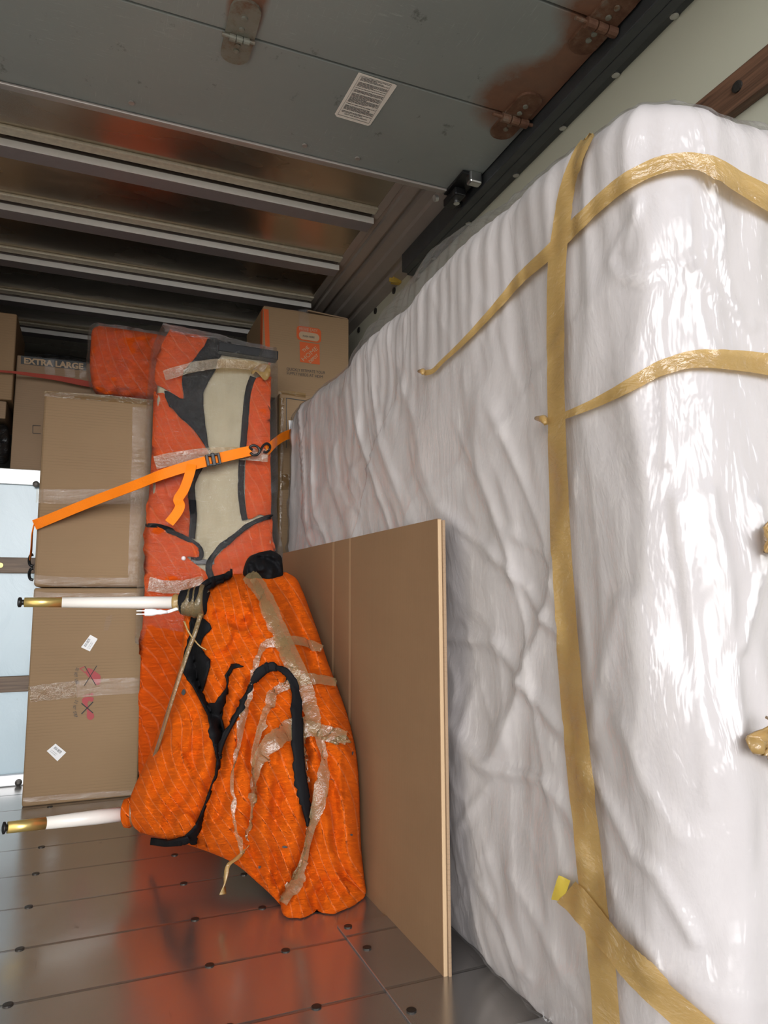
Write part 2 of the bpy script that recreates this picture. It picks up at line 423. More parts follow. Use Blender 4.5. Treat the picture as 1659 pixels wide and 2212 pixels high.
def card(name, c, lines=26, axis='Z', rough=.75, str_=.05):
    a = Mat(name, c, rough, 0, .25); n = a.noise(2.5, 4, .55); f = a.noise(90, 4)
    wv = a.wave(lines, 1.2, a.coord(), 2, 2, axis)
    n3 = a.noise(3, 6, .7, a.coord(scale=(1, 1, 9)))
    base = a.mix(n, tuple(x * .86 for x in c[:3]) + (1,), tuple(min(1, x * 1.1) for x in c[:3]) + (1,))
    ln = a.math('MULTIPLY', a.ramp(wv, [(0, 1), (.18, 0)]), a.ramp(a.noise(2.2, 4, .6, a.coord(scale=(1, 1, 3))), [(.44, .02), (.66, .36)]))
    a.color(a.mix(ln, a.mix(a.math('MULTIPLY', n3, .25), base, tuple(x * .7 for x in c[:3]) + (1,)), tuple(x * .45 for x in c[:3]) + (1,)))
    a.bump(wv, str_, .004); a.bump(f, .08, .002); return a.m
KR = (.29, .19, .105, 1)
M_card = card('brown_corrugated_cardboard', KR)
M_card2 = card('grey_brown_cardboard', (.29, .195, .12, 1), 30)
M_card_sheet = card('smooth_kraft_sheet', (.20, .118, .062, 1), 60, 'Y', .7, .05)
M_card_edge = Mat('cut_cardboard_edge', (.42, .29, .17, 1), .85).m
def quilt(name, c0, c1, red=False):
    a = Mat(name, c0, .8, 0, .15); uv = a.coord('UV')
    w1 = a.wave(1.45, 14.0, a.coord('UV', rot=(0, 0, .45)), .6, .32, 'X')
    line = a.ramp(w1, [(0, 1), (.03, .6), (.075, 0)])
    n = a.noise(1.3, 5, .6, uv); f = a.noise(45, 4, .6, uv)
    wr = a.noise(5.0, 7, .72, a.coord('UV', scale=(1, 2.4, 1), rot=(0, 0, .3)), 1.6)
    dirt = a.ramp(a.noise(2.4, 8, .75, uv), [(.63, 0), (.75, 1)])
    c = a.mix(n, c0, c1); c = a.mix(a.math('MULTIPLY', line, .36), c, tuple(min(1, x * 1.15 + .12) for x in c1[:3]) + (1,))
    c = a.mix(a.math('MULTIPLY', dirt, .55), c, (.16, .05, .012, 1))
    worn = a.ramp(wr, [(.30, 1), (.52, 0)]); c = a.mix(a.math('MULTIPLY', worn, .28), c, tuple(x * .66 for x in c0[:3]) + (1,)); a.color(c)  # worn: crease shade painted in, darker orange in the crinkle valleys
    a.bump(wr, .9, .03); a.bump(line, .6, -.006); a.bump(f, .12, .002)
    return a.m
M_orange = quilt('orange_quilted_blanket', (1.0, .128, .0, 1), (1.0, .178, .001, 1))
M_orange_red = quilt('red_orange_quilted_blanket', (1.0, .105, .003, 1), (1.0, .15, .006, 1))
def fab(name, c, rough=.8, sc=120, b=.25):
    a = Mat(name, c, rough, 0, .12); f = a.noise(sc, 4); n = a.noise(8, 4)
    a.color(a.mix(n, tuple(x * .8 for x in c[:3]) + (1,), tuple(min(1, x * 1.15) for x in c[:3]) + (1,)))
    a.bump(f, b, .003); a.bump(n, .3, .012); return a.m
M_bind = fab('black_binding_tape', (.006, .006, .007, 1), .75, 80)
def linen():
    a = Mat('beige_linen_upholstery', (.5, .45, .33, 1), .85, 0, .2)
    x = a.wave(60, 1.5, a.coord(), 2, 3, 'X'); z = a.wave(60, 1.5, a.coord(), 2, 3, 'Z'); n = a.noise(45, 5, .7, a.coord(scale=(5, 1, .5)))
    k = a.math('ADD', a.math('MULTIPLY', a.math('ADD', x, z), .25), a.math('MULTIPLY', n, .5))
    a.color(a.mix(k, (.25, .215, .135, 1), (.52, .465, .33, 1))); a.bump(k, .2, .003); return a.m
M_linen = linen()
def sheet():
    a = Mat('white_cotton_cover', (.80, .765, .75, 1), .85, 0, .15); a.set('Sheen Weight', .1)
    n = a.noise(2.2, 6, .6, a.coord(scale=(1, 1.6, .8)), .8); n2 = a.noise(11, 5, .65, a.coord(scale=(1, 1.7, .6)), 1.0); f = a.noise(160, 3)
    a.color(a.mix(n, (.44, .405, .395, 1), (.51, .475, .462, 1)))
    a.bump(n, .22, .05); a.bump(n2, .15, .015); a.bump(f, .05, .002); return a.m
M_sheet = sheet()
def film(name, tint=(1, 1, 1, 1), haze=.05, gloss=1.0, rough=.1, sc=(6, 6, 1.4), streak=.8, rot=(0, 0, 0), bst=.55, dist=.03, tan=None, gmax=.30):
    """clear wrap: mostly see-through, glossy, slightly milky"""
    a = Mat(name); t = a.t; t.nodes.remove(a.b)
    tr = a.n('BsdfTransparent'); tr.inputs[0].default_value = tint
    gl = a.n('BsdfGlossy'); gl.inputs['Roughness'].default_value = rough; gl.inputs[0].default_value = (1, 1, 1, 1)
    df = a.n('BsdfDiffuse'); df.inputs[0].default_value = tan or (.85, .85, .86, 1)
    n1 = a.noise(3.0, 5, .6, a.coord(scale=sc, rot=rot), streak); n2 = a.noise(14, 4, .6, a.coord(scale=sc, rot=rot), streak)
    bp = a.n('Bump'); bp.inputs['Strength'].default_value = bst; bp.inputs['Distance'].default_value = dist; a.l(n1, bp.inputs['Height'])
    bp2 = a.n('Bump'); bp2.inputs['Strength'].default_value = bst * .7; bp2.inputs['Distance'].default_value = dist * .35; a.l(n2, bp2.inputs['Height']); a.l(bp.outputs[0], bp2.inputs['Normal'])
    a.l(bp2.outputs[0], gl.inputs['Normal'])
    fr = a.n('Fresnel'); fr.inputs[0].default_value = 1.5
    m1 = a.n('MixShader'); hz = a.math('MULTIPLY', a.ramp(n2, [(.35, .35 if haze < .25 else .93), (.75, 1)]), haze); a.l(hz, m1.inputs[0]); a.l(tr.outputs[0], m1.inputs[1]); a.l(df.outputs[0], m1.inputs[2])
    m2 = a.n('MixShader'); a.l(a.math('MINIMUM', a.math('MULTIPLY', fr.outputs[0], gloss), gmax), m2.inputs[0]); a.l(m1.outputs[0], m2.inputs[1]); a.l(gl.outputs[0], m2.inputs[2])
    a.l(m2.outputs[0], a.out.inputs[0]); return a.m
M_bag = film('clear_mattress_bag', (.985, .985, .99, 1), .04, .85, .20, (1.0, 1.0, .32), .5, (0, 0, 0), .6, .08, None, .34)
M_wrap = film('clear_stretch_wrap', (.99, .98, .98, 1), .012, 1.5, .05, (1.2, 1.2, 16), 1.0, (0, .15, 0), .8, .06, None, .30)
M_clear = film('clear_packing_tape', (.96, .93, .88, 1), .055, 1.4, .14, (3, 3, 14), .8, (0, 0, 0), .5, .02)
M_tanclear = film('thin_tan_packing_tape', (.70, .52, .27, 1), .30, 1.2, .14, (4, 4, 4), 1.0, (0, 0, 0), .6, .02, (.36, .265, .13, 1))
M_tan = film('tan_packing_tape', (.68, .47, .19, 1), .62, 1.3, .20, (3, 3, 5), .8, (0, 0, 0), .5, .03, (.44, .29, .105, 1))
M_yelltape = film('folded_yellow_tape_end', (.80, .62, .12, 1), .75, 1.2, .16, (4, 4, 4), .6, (0, 0, 0), .5, .02, (.66, .50, .07, 1))
M_strap = fab('orange_webbing', (1.0, .22, .01, 1), .55, 200, .4)
M_redstrap = fab('red_webbing', (.35, .06, .04, 1), .6, 200, .4)
M_plastic = Mat('black_plastic', (.012, .012, .013, 1), .35).m
M_white = Mat('white_lacquer', (.68, .645, .60, 1), .28, 0, .5).m
M_wplug = Mat('white_plastic_plug', (.85, .85, .85, 1), .35).m
M_ink = Mat('black_ink', (.03, .03, .03, 1), .7).m
M_inkgrey = Mat('charcoal_ink', (.055, .058, .06, 1), .7).m
M_inkred = Mat('faded_red_ink', (.36, .06, .065, 1), .7).m
M_inkor = Mat('orange_ink', (.52, .088, .015, 1), .75).m
M_kraftink = Mat('bare_kraft', (.40, .28, .17, 1), .75).m
M_paper = Mat('white_paper_label', (.80, .80, .80, 1), .5).m
M_sticker = Mat('aged_white_sticker', (.84, .79, .72, 1), .5).m
def bag_black():
    a = Mat('black_plastic_bag', (.014, .014, .015, 1), .25, 0, .6); n = a.noise(9, 6, .65, None, 1.5); a.bump(n, .9, .03); return a.m
M_bagblack = bag_black()

# ------------------------------------------------------------------ the truck body
XR, XL, YF, YB, ZC, YA = 1.62, -1.43, 4.47, -0.12, 2.0, 6.2
fl = struct('floor', MB().box(XL - .05, XR + .05, YB, YF + .03, -1.06, -1.0), M_floor)
for (x, ks) in ((-.155, range(-3, 7)), (.338, range(-3, 4)), (.552, range(-2, 3)), (-.65, range(-2, 7))):
    for k in ks:
        y = 2.105 + .305 * k; m = MB()
        m.tube([(x, y, -1.0005), (x, y, -.9975), (x, y, -.9970)], [.0125, .0125, .009], 14)
        obj('floor_screw', m, M_screw, fl)
plate = obj('floor_edge_plate', MB().box(.735, 1.55, -.05, 2.19, -1.0, -.994, .002), M_floor, fl)
for (x, y) in ((.768, 2.016), (.762, 2.163), (.757, 1.685), (.768, 1.38)):
    obj('floor_screw', MB().tube([(x, y, -.9945), (x, y, -.991), (x, y, -.9905)], [.0125, .0125, .009], 14), M_screw, fl)
obj('threshold_strip', MB().box(.93, 1.55, 1.50, 1.53, -.994, -.985, .003), M_steel, fl)

wr = struct('wall_right', MB().box(XR, XR + .05, YB, YA, -1.0, 1.90), M_wall)
obj('wood_slat', MB().box(XR - .035, XR, YB + .3, YF - .1, 1.345, 1.455, .006), M_wood_dark, wr)
obj('slat_bolt', MB().tube([(XR - .034, 1.28, 1.40), (XR - .040, 1.28, 1.40), (XR - .041, 1.28, 1.40)], [.016, .016, .01], 14), M_screw, wr)
for (u, v) in ((852, 628), (812, 672), (776, 713)):
    p = atx(u, v, XR); m = MB()
    m.tube([(XR + .001, p.y, p.z), (XR - .008, p.y, p.z), (XR - .012, p.y, p.z)], [.020, .020, .008], 14); obj('wall_rivet', m, M_screw, wr)
obj('wall_lower_panel', MB().box(XR - .012, XR, 3.0, 4.4, -1, 1.66, .006), M_wall, wr)
struct('wall_left', MB().box(XL - .05, XL, YB, YA, -1.0, 2.0), M_wall_l)
wf = struct('wall_front', MB().box(XL, XR, YF, YF + .04, -1.0, .72), M_bulk)
for (v0, v1) in ((1204, 1238), (1461, 1495)):
    z1 = aty(30, v0, YF - .03).z; z0 = aty(30, v1, YF - .03).z
    obj('wood_slat', MB().box(XL + .01, .2, YF - .03, YF, z0, z1, .004), M_wood, wf)
obj('slat_bolt', MB().tube([aty(0, 1221, YF - .03) + Vector((.002, .001, 0)), aty(0, 1221, YF - .04) + Vector((.002, 0, 0))], .014, 14), M_brass, wf)
obj('bottom_rail', MB().box(XL + .01, XR - .02, YF - .035, YF, -1.0, aty(20, 1674, YF - .035).z, .006), M_alu, wf)
for u, v in ((40, 1690), (78, 1046)):
    p = aty(u, v, YF - .035); obj('rail_bolt', MB().tube([p + Vector((0, .004, 0)), p - Vector((0, .008, 0)), p - Vector((0, .010, 0))], [.018, .018, .008], 14), M_screw, wf)
t4 = struct('trim_4', MB().box(XL, XR, YF - .02, YA, .655, .745, .004), M_alu)          # attic deck and its white nosing
p = aty(15, 1026, YF - .02); obj('rail_bolt', MB().tube([p + Vector((0, .003, 0)), p - Vector((0, .003, 0))], .011, 12), M_steel, t4)
struct('wall_back', MB().box(XL, XR, YA, YA + .04, .655, 2.0), M_attic)

ce = struct('ceiling', MB().box(XL - .05, 1.31, YB, YA + .04, ZC, ZC + .03), M_ceil)
for k, y in enumerate((.90, 1.48, 2.06, 2.65, 3.225, 3.79, 4.38, 5.0, 5.56)):
    m = MB(); m.box(XL, 1.27, y + .004, y + .10, ZC - .05, ZC - .038, .002); m.box(XL, 1.27, y + .03, y + .07, ZC - .040, ZC + .001)
    bo = obj('roof_bow', m, M_bow, ce)
    obj('bow_flange', MB().box(XL, 1.27, y, y + .006, ZC - .052, ZC - .020, .001), M_bowface, bo)
    m = MB(); m.box(XL, 1.27, y - .075, y - .018, ZC - .016, ZC + .001, .006)
    obj('roof_lip', m, M_lip, bo)
# corrugated cove between roof and side wall
def cove(name, x0, x1, z0, z1):
    prof_t = [0, .10, .12, .16, .18, .30, .33, .37, .40, .52, .55, .72, .75, .80, .83, 1.0]
    dep = [0, 0, .012, .012, 0, 0, .03, .03, .012, .012, 0, 0, .02, .02, 0, 0]
    pr = [(x0 + (x1 - x0) * t, z0 + (z1 - z0) * t + d) for t, d in zip(prof_t, dep)]
    pr += [(x1, max(z0, z1) + .1), (x0, max(z0, z1) + .1)]
    return struct(name, MB().prism(pr, YB, YA), M_galv)
cove('trim_1', 1.262, XR, ZC - .004, 1.885)
# steel track of the roll-up door
m = MB(); m.box(1.505, 1.545, .25, 3.40, 1.80, 1.905, .004); m.box(1.55, XR, .25, 3.455, 1.862, 1.88, .003); m.box(1.545, 1.585, .25, 3.42, 1.80, 1.872, .004); m.box(1.585, XR, .25, 3.40, 1.812, 1.87, .003)
tr = struct('trim_2', m, M_track)
for y in (1.50, 1.77, 2.07, 2.40, 2.82, 3.2):
    m = MB(); m.tube([(1.603, y, 1.813), (1.603, y, 1.806), (1.603, y, 1.804)], [.014, .014, .007], 12); obj('track_bolt', m, M_steel, tr)
m = MB(); m.box(1.588, XR - .003, 3.40, 3.47, 1.79, 1.868, .002); obj('end_plate', m, M_galv, tr)
m = MB(); q = aty(845, 597, 3.70); m.box(q.x - .004, q.x + .05, 3.66, 3.70, q.z - .05, q.z + .045, .003); m.box(q.x - .03, q.x + .02, 3.655, 3.665, q.z - .055, q.z - .03, .003); m.box(q.x - .03, q.x + .02, 3.655, 3.665, q.z + .03, q.z + .05, .003)
yb = obj('end_bracket', m, M_yellow, tr); yb['label'] = 'yellow end bracket'

# roll-up door stored under the roof
ZD = 1.85
dr = bpy.data.objects.new('door_1', None); COL.objects.link(dr); dr.location = W((.05, 1.4, ZD)); dr['_base'] = tuple(W((.05, 1.4, ZD))); dr['kind'] = 'structure'
seams = [2.67, 2.132, 1.645, 1.14, .64, .16]
panels = []
for i in range(5):
    panels.append(obj('door_panel', MB().box(XL + .06, 1.50, seams[i + 1] + .004, seams[i] - .004, ZD, ZD + .035, .003), M_door, dr))
m = MB(); m.box(XL + .06, 1.42, 2.668, 2.690, ZD - .012, ZD + .045, .004); m.box(XL + .06, 1.42, 2.655, 2.672, ZD - .014, ZD - .002, .004)
obj('door_edge_rail', m, M_galv, dr)
for x in (.05, .72, .95): obj('rail_rivet', MB().tube([(x, 2.60, ZD - .001), (x, 2.60, ZD - .006)], .011, 12), M_galv, dr)
def hinge(x, y, mat, wid, l0, l1, panel, big=False):
    h = MB(); z = ZD - .004
    def leaf(y0, y1, taper):
        n = 8; pts = []
        for a in range(n + 1):
            t = math.pi * a / n; pts.append((x + wid * math.cos(t), y1 + (.04 if y1 > y0 else -.04) * math.sin(t)))
        pts = [(x + wid, y0)] + pts + [(x - wid, y0)]
        k = len(pts); vv = [(a, b, z - .006) for a, b in pts] + [(a, b, ZD + .001) for a, b in pts]
        h.add(vv, [tuple(range(k)), tuple(range(2 * k - 1, k - 1, -1))] + [(i, (i + 1) % k, k + (i + 1) % k, k + i) for i in range(k)])
    leaf(y, y + l0, 0); leaf(y, y - l1, 0)
    o = obj('hinge', h, mat, panel)
    kn = MB(); kw = wid * (1.15 if big else .7)
    for j in range(3): kn.tube([(x - kw + j * kw * .68, y, z - .014), (x - kw + j * kw * .68 + kw * .6, y, z - .014)], .017 if big else .012, 12)
    kn.tube([(x - kw * 1.7, y, z - .012), (x + kw * 1.5, y, z - .012)], .007, 10)
    obj('hinge_knuckle', kn, M_rust if big else M_hinge, panel)
    for yy in (y + l0 * .7, y + .035, y - .035, y - l1 * .75):
        obj('hinge_rivet', MB().tube([(x, yy, z - .004), (x, yy, z - .011), (x, yy, z - .012)], [.010, .010, .005], 10), M_hinge, panel)
hinge(.365, 2.132, M_hinge, .048, .085, .11, panels[0])
hinge(1.425, 2.132, M_rust, .05, .09, .10, panels[0], True)
hinge(1.44, 1.645, M_rust, .052, .09, .10, panels[1], True)
m = MB(); m.box(1.40, 1.49, 2.50, 2.685, ZD - .018, ZD - .004, .003); m.box(1.415, 1.47, 2.60, 2.72, ZD - .055, ZD - .018, .006); m.tube([(1.44, 2.71, ZD - .04), (1.53, 2.71, ZD - .02)], .014, 12)
obj('roller_bracket', m, M_black, dr)
m = MB(); m.box(1.43, 1.49, 2.49, 2.53, ZD - .055, ZD - .002, .008); m.tube([(1.45, 2.655, ZD - .055), (1.45, 2.655, ZD - .066)], .014, 12); m.tube([(1.375, 2.70, ZD - .03), (1.36, 2.70, ZD - .035)], .015, 12)
obj('bracket_bolt', m, M_steel, dr)
# safety notice stuck on the last panel
db = MB().box(XL, 1.5, .2, 2.67, ZD, ZD + .03).bvh()
st = obj('notice_sticker', patch([(775, 155), (853, 181), (858, 184), (800, 269), (795, 271), (727, 251), (723, 245)], db, .002, 12), M_sticker, panels[0]); st['label'] = 'worn white notice sticker'
def lp(a, b):   # sticker coordinates: a across (0..1), b from the printed foot upwards
    o = np.array((723, 248.)); r = np.array((75, 22.)); up = np.array((54, -91.)); q = o + r * a + up * b; return (q[0], q[1])
def bar(a0, a1, b0, b1, m): return patch([lp(a0, b0), lp(a1, b0), lp(a1, b1), lp(a0, b1)], db, .0035, 40, m)
m = MB(); rnd = random.Random(3)
b = .13
while b < .93:
    a = .10; end = .93 if rnd.random() > .25 else rnd.uniform(.5, .85)
    while a < end:
        l = rnd.uniform(.03, .12); bar(a, min(a + l, end), b, b + .010, m); a += l + .012
    b += .021 if rnd.random() > .18 else .045
for a0, a1, b0, b1 in ((.05, .95, .04, .047), (.05, .95, .955, .962), (.05, .057, .04, .96), (.943, .95, .04, .96)): bar(a0, a1, b0, b1, m)
obj('printed_lines', m, M_inkgrey, st)
m = MB()
for s_, a0, a1, b in (('WHITING DOOR MFG. CORP.', .86, .20, .085),):
    o = lp(a0, b + .022); e = lp(a1, b + .022); up = lp(a0, b)
    text(s_, o, (e[0] - o[0], e[1] - o[1]), (up[0] - o[0], up[1] - o[1]), db, .0036, .02, m)
obj('printed_heading', m, M_ink, st)

# ------------------------------------------------------------------ mattress in its bag, on edge along the right wall
FOLDS = [([(960, 1095), (1031, 1162), (1083, 1218), (1129, 1269), (1149, 1310), (1170, 1326), (1208, 1367)], 9, .022),
 ([(960, 1377), (1062, 1387), (1093, 1433), (1134, 1484), (1185, 1541), (1236, 1597), (1287, 1664), (1318, 1720), (1390, 1838), (1441, 1879), (1513, 2027)], 11, .026),
 ([(970, 1561), (1021, 1623), (1062, 1659), (1098, 1669), (1175, 1684), (1246, 1761), (1308, 1879)], 11, .024),
 ([(1031, 1909), (1083, 1991), (1124, 2084), (1149, 2109)], 9, .018), ([(996, 1787), (1030, 1740), (1057, 1705)], 8, .014),
 ([(1349, 1295), (1318, 1449), (1287, 1592)], 14, .014), ([(1380, 1300), (1400, 1500), (1390, 1700)], 18, .012), ([(1462, 1080), (1485, 1250), (1502, 1438), (1528, 1725)], 9, .020),
 ([(1533, 1060), (1556, 1230), (1569, 1367), (1579, 1592)], 12, .022), ([(1430, 620), (1440, 800), (1452, 1000)], 14, .014), ([(1500, 560), (1560, 640), (1640, 700)], 9, .014), ([(1500, 560), (1530, 680), (1560, 760)], 9, .014),
 ([(1480, 420), (1490, 520), (1500, 560)], 9, .014), ([(1340, 500), (1325, 565), (1345, 600), (1400, 606), (1442, 580)], 7, .014), ([(1380, 430), (1360, 480), (1350, 540)], 8, .012), ([(1620, 1090), (1630, 1200), (1590, 1400)], 9, .018),
 ([(1100, 1150), (1160, 1190), (1205, 1220)], 9, .014), ([(1110, 1880), (1180, 2000), (1270, 2160)], 12, .016), ([(1340, 1900), (1400, 2000), (1440, 2100)], 13, .016), ([(1360, 1560), (1420, 1700), (1480, 1800)], 13, .016), ([(1020, 1480), (1000, 1560), (990, 1640)], 8, .012)]
def folds_px(x, y, z):
    c0 = CR.x * x + CR.y * y + CR.z * z; c1 = CUP.x * x + CUP.y * y + CUP.z * z; c2 = CF.x * x + CF.y * y + CF.z * z
    c2 = np.where(c2 < .1, .1, c2); u = CX + FPX * c0 / c2; v = CY - FPX * c1 / c2
    u = u + 7 * fbm(y * 5 + x * 3, z * 5, 401, 2)
    r = np.zeros_like(u)
    for pl_, w_, a in FOLDS:
        best = np.full(u.shape, 1e9)
        for (ax, ay), (bx, by) in zip(pl_[:-1], pl_[1:]):
            L = (bx - ax) ** 2 + (by - ay) ** 2; t = np.clip(((u - ax) * (bx - ax) + (v - ay) * (by - ay)) / L, 0, 1)
            best = np.minimum(best, np.hypot(u - ax - t * (bx - ax), v - ay - t * (by - ay)))
        r += .62 * a * (np.exp(-(best / (w_ * 1.25)) ** 2) - .3 * np.exp(-(best / (w_ * 3.6)) ** 2))
    return r
def mattress_shape(extra=0.0, seed=0):
    x0n, x0f, y0, y1, x1, ztop = 1.0, .965, 1.0, 3.78, 1.575, 1.10
    r = .13
    ring = []                    # (x, y, nx, ny, s)
    for y in np.linspace(y1 - .06, y0 + r, 250): ring.append((x0f + (x0n - x0f) * (y1 - y) / (y1 - y0), y, -1, 0, 0))
    cx, cy = x0n + r, y0 + r
    for a in np.linspace(0, math.pi / 2, 26)[1:-1]: ring.append((cx - r * math.cos(a), cy - r * math.sin(a), -math.cos(a), -math.sin(a), 0))
    for x in np.linspace(x0n + r, x1 - .1, 64): ring.append((x, y0, 0, -1, 0))
    for a in np.linspace(0, math.pi / 2, 8)[1:-1]: ring.append((x1 - .1 + .1 * math.sin(a), y0 + .1 - .1 * math.cos(a), math.sin(a), -math.cos(a), 0))
    for y in np.linspace(y0 + .1, y1 - .1, 26): ring.append((x1, y, 1, 0, 0))
    for a in np.linspace(0, math.pi / 2, 8)[1:-1]: ring.append((x1 - .1 + .1 * math.cos(a), y1 - .1 + .1 * math.sin(a), math.cos(a), math.sin(a), 0))
    for x in np.linspace(x1 - .1, x0f + .08, 16): ring.append((x, y1, 0, 1, 0))
    for a in np.linspace(0, math.pi / 2, 10)[1:-1]: ring.append((x0f + .08 - .08 * math.sin(a), y1 - .06 + .06 * math.cos(a), -math.sin(a), math.cos(a), 0))
    R = np.array(ring); N = len(R)
    seg = np.hypot(*(np.roll(R[:, :2], -1, 0) - R[:, :2]).T); S = np.concatenate([[0], np.cumsum(seg)[:-1]])
    zr = .13
    levels = [(-.992, .035), (-.975, .012), (-.95, .0)] + [(z, 0.0) for z in np.linspace(-.94, ztop - zr, 175)]
    levels += [(ztop - zr + zr * math.sin(a), zr * (1 - math.cos(a))) for a in np.linspace(0, math.pi / 2, 12)[1:]]
    levels += [(ztop, zr + i * .05) for i in range(1, 4)] + [(ztop + .002, .30)]
    V = []
    cxm = (x0f + x1) / 2
    for z, ins in levels:
        x = R[:, 0].copy(); y = R[:, 1].copy(); s = S; zz = np.full(N, z)
        # fabric folds
        near = np.clip((1.75 - R[:, 1]) / .7, 0, 1); far = 1 - near; low = np.clip((.35 - z) / .6, 0, 1); hi = np.clip((z - .45) / .5, 0, 1)
        wx = s + .12 * fbm(s * 1.5, zz * 1.5, seed + 3, 2); wz = zz + .10 * fbm(s * 1.3 + 5, zz * 1.3, seed + 8, 2)
        diag1 = np.clip(ridge((wx * .82 - wz * .57) * 3.0, (wx * .57 + wz * .82) * .8, seed + 11), 0, 1) ** 2      # falling to the right
        diag2 = np.clip(ridge((wx * .92 + wz * .40) * 5.5, (wz * .92 - wx * .40) * 1.1, seed + 21), 0, 1) ** 2      # leaning the other way
        small = np.clip(ridge(wx * 9 + wz * 4, wz * 4.5, seed + 31), 0, 1) ** 2
        vert = np.clip(ridge(wx * 6.5, wz * .45, seed + 41), 0, 1)
        big = fbm(s * 1.4, zz * 1.1, seed + 51, 2)
        soft = fbm(wx * 4.0, wz * 2.2, seed + 61, 3)
        d = .022 * big + .012 * soft
        d = d + (.9 * low + .25) * .026 * diag1 + (far * .8 + .15) * (1 - .45 * low) * .020 * diag2 + .006 * small * far + (.8 * near + .5 * hi) * .011 * vert
        gather = np.sin(s * 85 + 4 * fbm(s * 3, zz * 1.2, seed + 71, 2)) * .006 * np.clip((z - .55) / .35, 0, 1) * np.clip(1 - abs(R[:, 1] - 2.0) / 1.5, 0, 1)
        d = d + gather
        d = d + np.where(R[:, 2] < .5, folds_px(x, y, zz), 0) * np.where(R[:, 3] > .5, 0, 1)
        cap = np.where(R[:, 1] > 1.75, .030, .045)
        d = cap * np.tanh((d - .012) / cap * .9)
        d_c = d
        if extra:      # the bag clings to the cover and bridges over it with its own creases
            crease = .010 * np.clip(ridge(wx * 3.2 + wz * .5, wz * 1.2, 91), 0, 1) ** 4 + .012 * np.clip(ridge(wx * 2.0 - wz * 2.4, wz * .9 + wx * .5, 95), 0, 1) ** 5
            d = d + extra + crease
        d = np.where(R[:, 2] > .5, extra * .3, d)
        # the plastic bulges and the near face leans a little
        e = ins
        px = x + R[:, 2] * (d - e); py = y + R[:, 3] * (d - e)
        zz = zz + (.012 * big + .006 * soft) * min(1, max(0, (z - .80) / .25))
        # top edge sags toward the far end, the foot tucks in near the floor
        tuck = np.clip((-.86 - z) / .14, 0, 1) ** 2
        px = px - R[:, 2] * tuck * .03; py = py - R[:, 3] * tuck * .03
        if extra:
            slack = np.exp(-((R[:, 1] - 2.15) / .42) ** 2) * np.clip((z - .95) / .15, 0, 1) * .12
            zz = zz + slack
        zz = np.maximum(zz, -.998)
        V += list(zip(px, py, zz))
    m = MB(); L = len(levels)
    F = [(i * N + k, i * N + (k + 1) % N, (i + 1) * N + (k + 1) % N, (i + 1) * N + k) for i in range(L - 1) for k in range(N)]
    F.append(tuple((L - 1) * N + k for k in range(N)))
    m.add(V, F); return m
mt = thing('mattress', (1.28, 2.4, -1), 'tall white mattress sealed in clear plastic, standing on edge against the right wall', 'mattress')
body = mattress_shape(0.0, 0)
obj('cotton_cover', body, M_sheet, mt, True)
bagm = mattress_shape(.008, 0)
obj('plastic_bag', bagm, M_bag, mt, True)
bb = MB().add(body.v, body.f); bb.add(bagm.v, bagm.f); mbvh = bb.bvh()
def mtape(path, mat=M_tan, n=110, off=.008, cross=6, lab=None):
    o = obj('packing_tape', ribbon(path, mbvh, off, n, cross), mat, mt, True)
    if lab: o['label'] = lab
    return o
mtape([(1282, 292, 20), (1268, 314, 23), (1254, 338, 26), (1236, 390, 32), (1220, 470, 36), (1209, 560, 38), (1206, 700, 38), (1207, 850, 38), (1213, 1050, 41), (1222, 1250, 46), (1240, 1480, 50), (1262, 1700, 54), (1285, 1900, 56), (1306, 2080, 57), (1318, 2230, 58), (1326, 2330, 58)], n=160, lab='tan tape running down the side')
mtape([(1700, 462, 50), (1659, 436, 50), (1590, 397, 44), (1540, 366, 40), (1496, 353, 38), (1440, 358, 38), (1390, 376, 36), (1340, 406, 34), (1280, 458, 30), (1230, 508, 30), (1190, 548, 28), (1130, 602, 22), (1080, 660, 17), (1010, 735, 12), (960, 782, 9), (940, 802, 10), (921, 806, 12)], n=160, lab='upper tan tape wrapped round the corner')
mtape([(1700, 795, 52), (1659, 789, 50), (1590, 782, 44), (1520, 778, 40), (1470, 784, 36), (1410, 806, 32), (1350, 842, 26), (1290, 872, 20), (1240, 893, 16), (1200, 908, 14), (1180, 912, 16)], n=130, lab='middle tan tape wrapped round the corner')
mtape([(1235, 1925, 60), (1262, 1952, 58), (1320, 2020, 58), (1400, 2110, 60), (1480, 2185, 62), (1540, 2240, 62), (1640, 2340, 62)], n=90, off=.013, lab='lower diagonal tan tape')
obj('tape_end', ribbon([(1208, 1915, 54), (1218, 1918, 52), (1234, 1924, 48)], mbvh, .012, 16, 6), M_yelltape, mt, True)['label'] = 'folded yellow tape end'
for poly, sd in (([(1648, 1130), (1670, 1125), (1690, 1150), (1680, 1195), (1652, 1198), (1638, 1180), (1632, 1160)], 3), ([(1601, 1596), (1612, 1585), (1624, 1552), (1630, 1568), (1624, 1585), (1659, 1590), (1690, 1610), (1690, 1660), (1659, 1648), (1622, 1624), (1606, 1606)], 9)):
    obj('crumpled_tape', patch(poly, mbvh, .022, 6, sm=2, wob=.016, seed=sd), M_tan, mt, True, .004)
for p in ((921, 806), (1182, 912)):
    mm = MB(); h = hit(mbvh, p[0], p[1], .012)
    mm.tube([h + Vector((-.01, -.02, -.01)), h + Vector((0, 0, .006)), h + Vector((.0, .03, .015))], [.004, .010, .005], 8); obj('twisted_tape_end', mm, M_tan, mt, True)

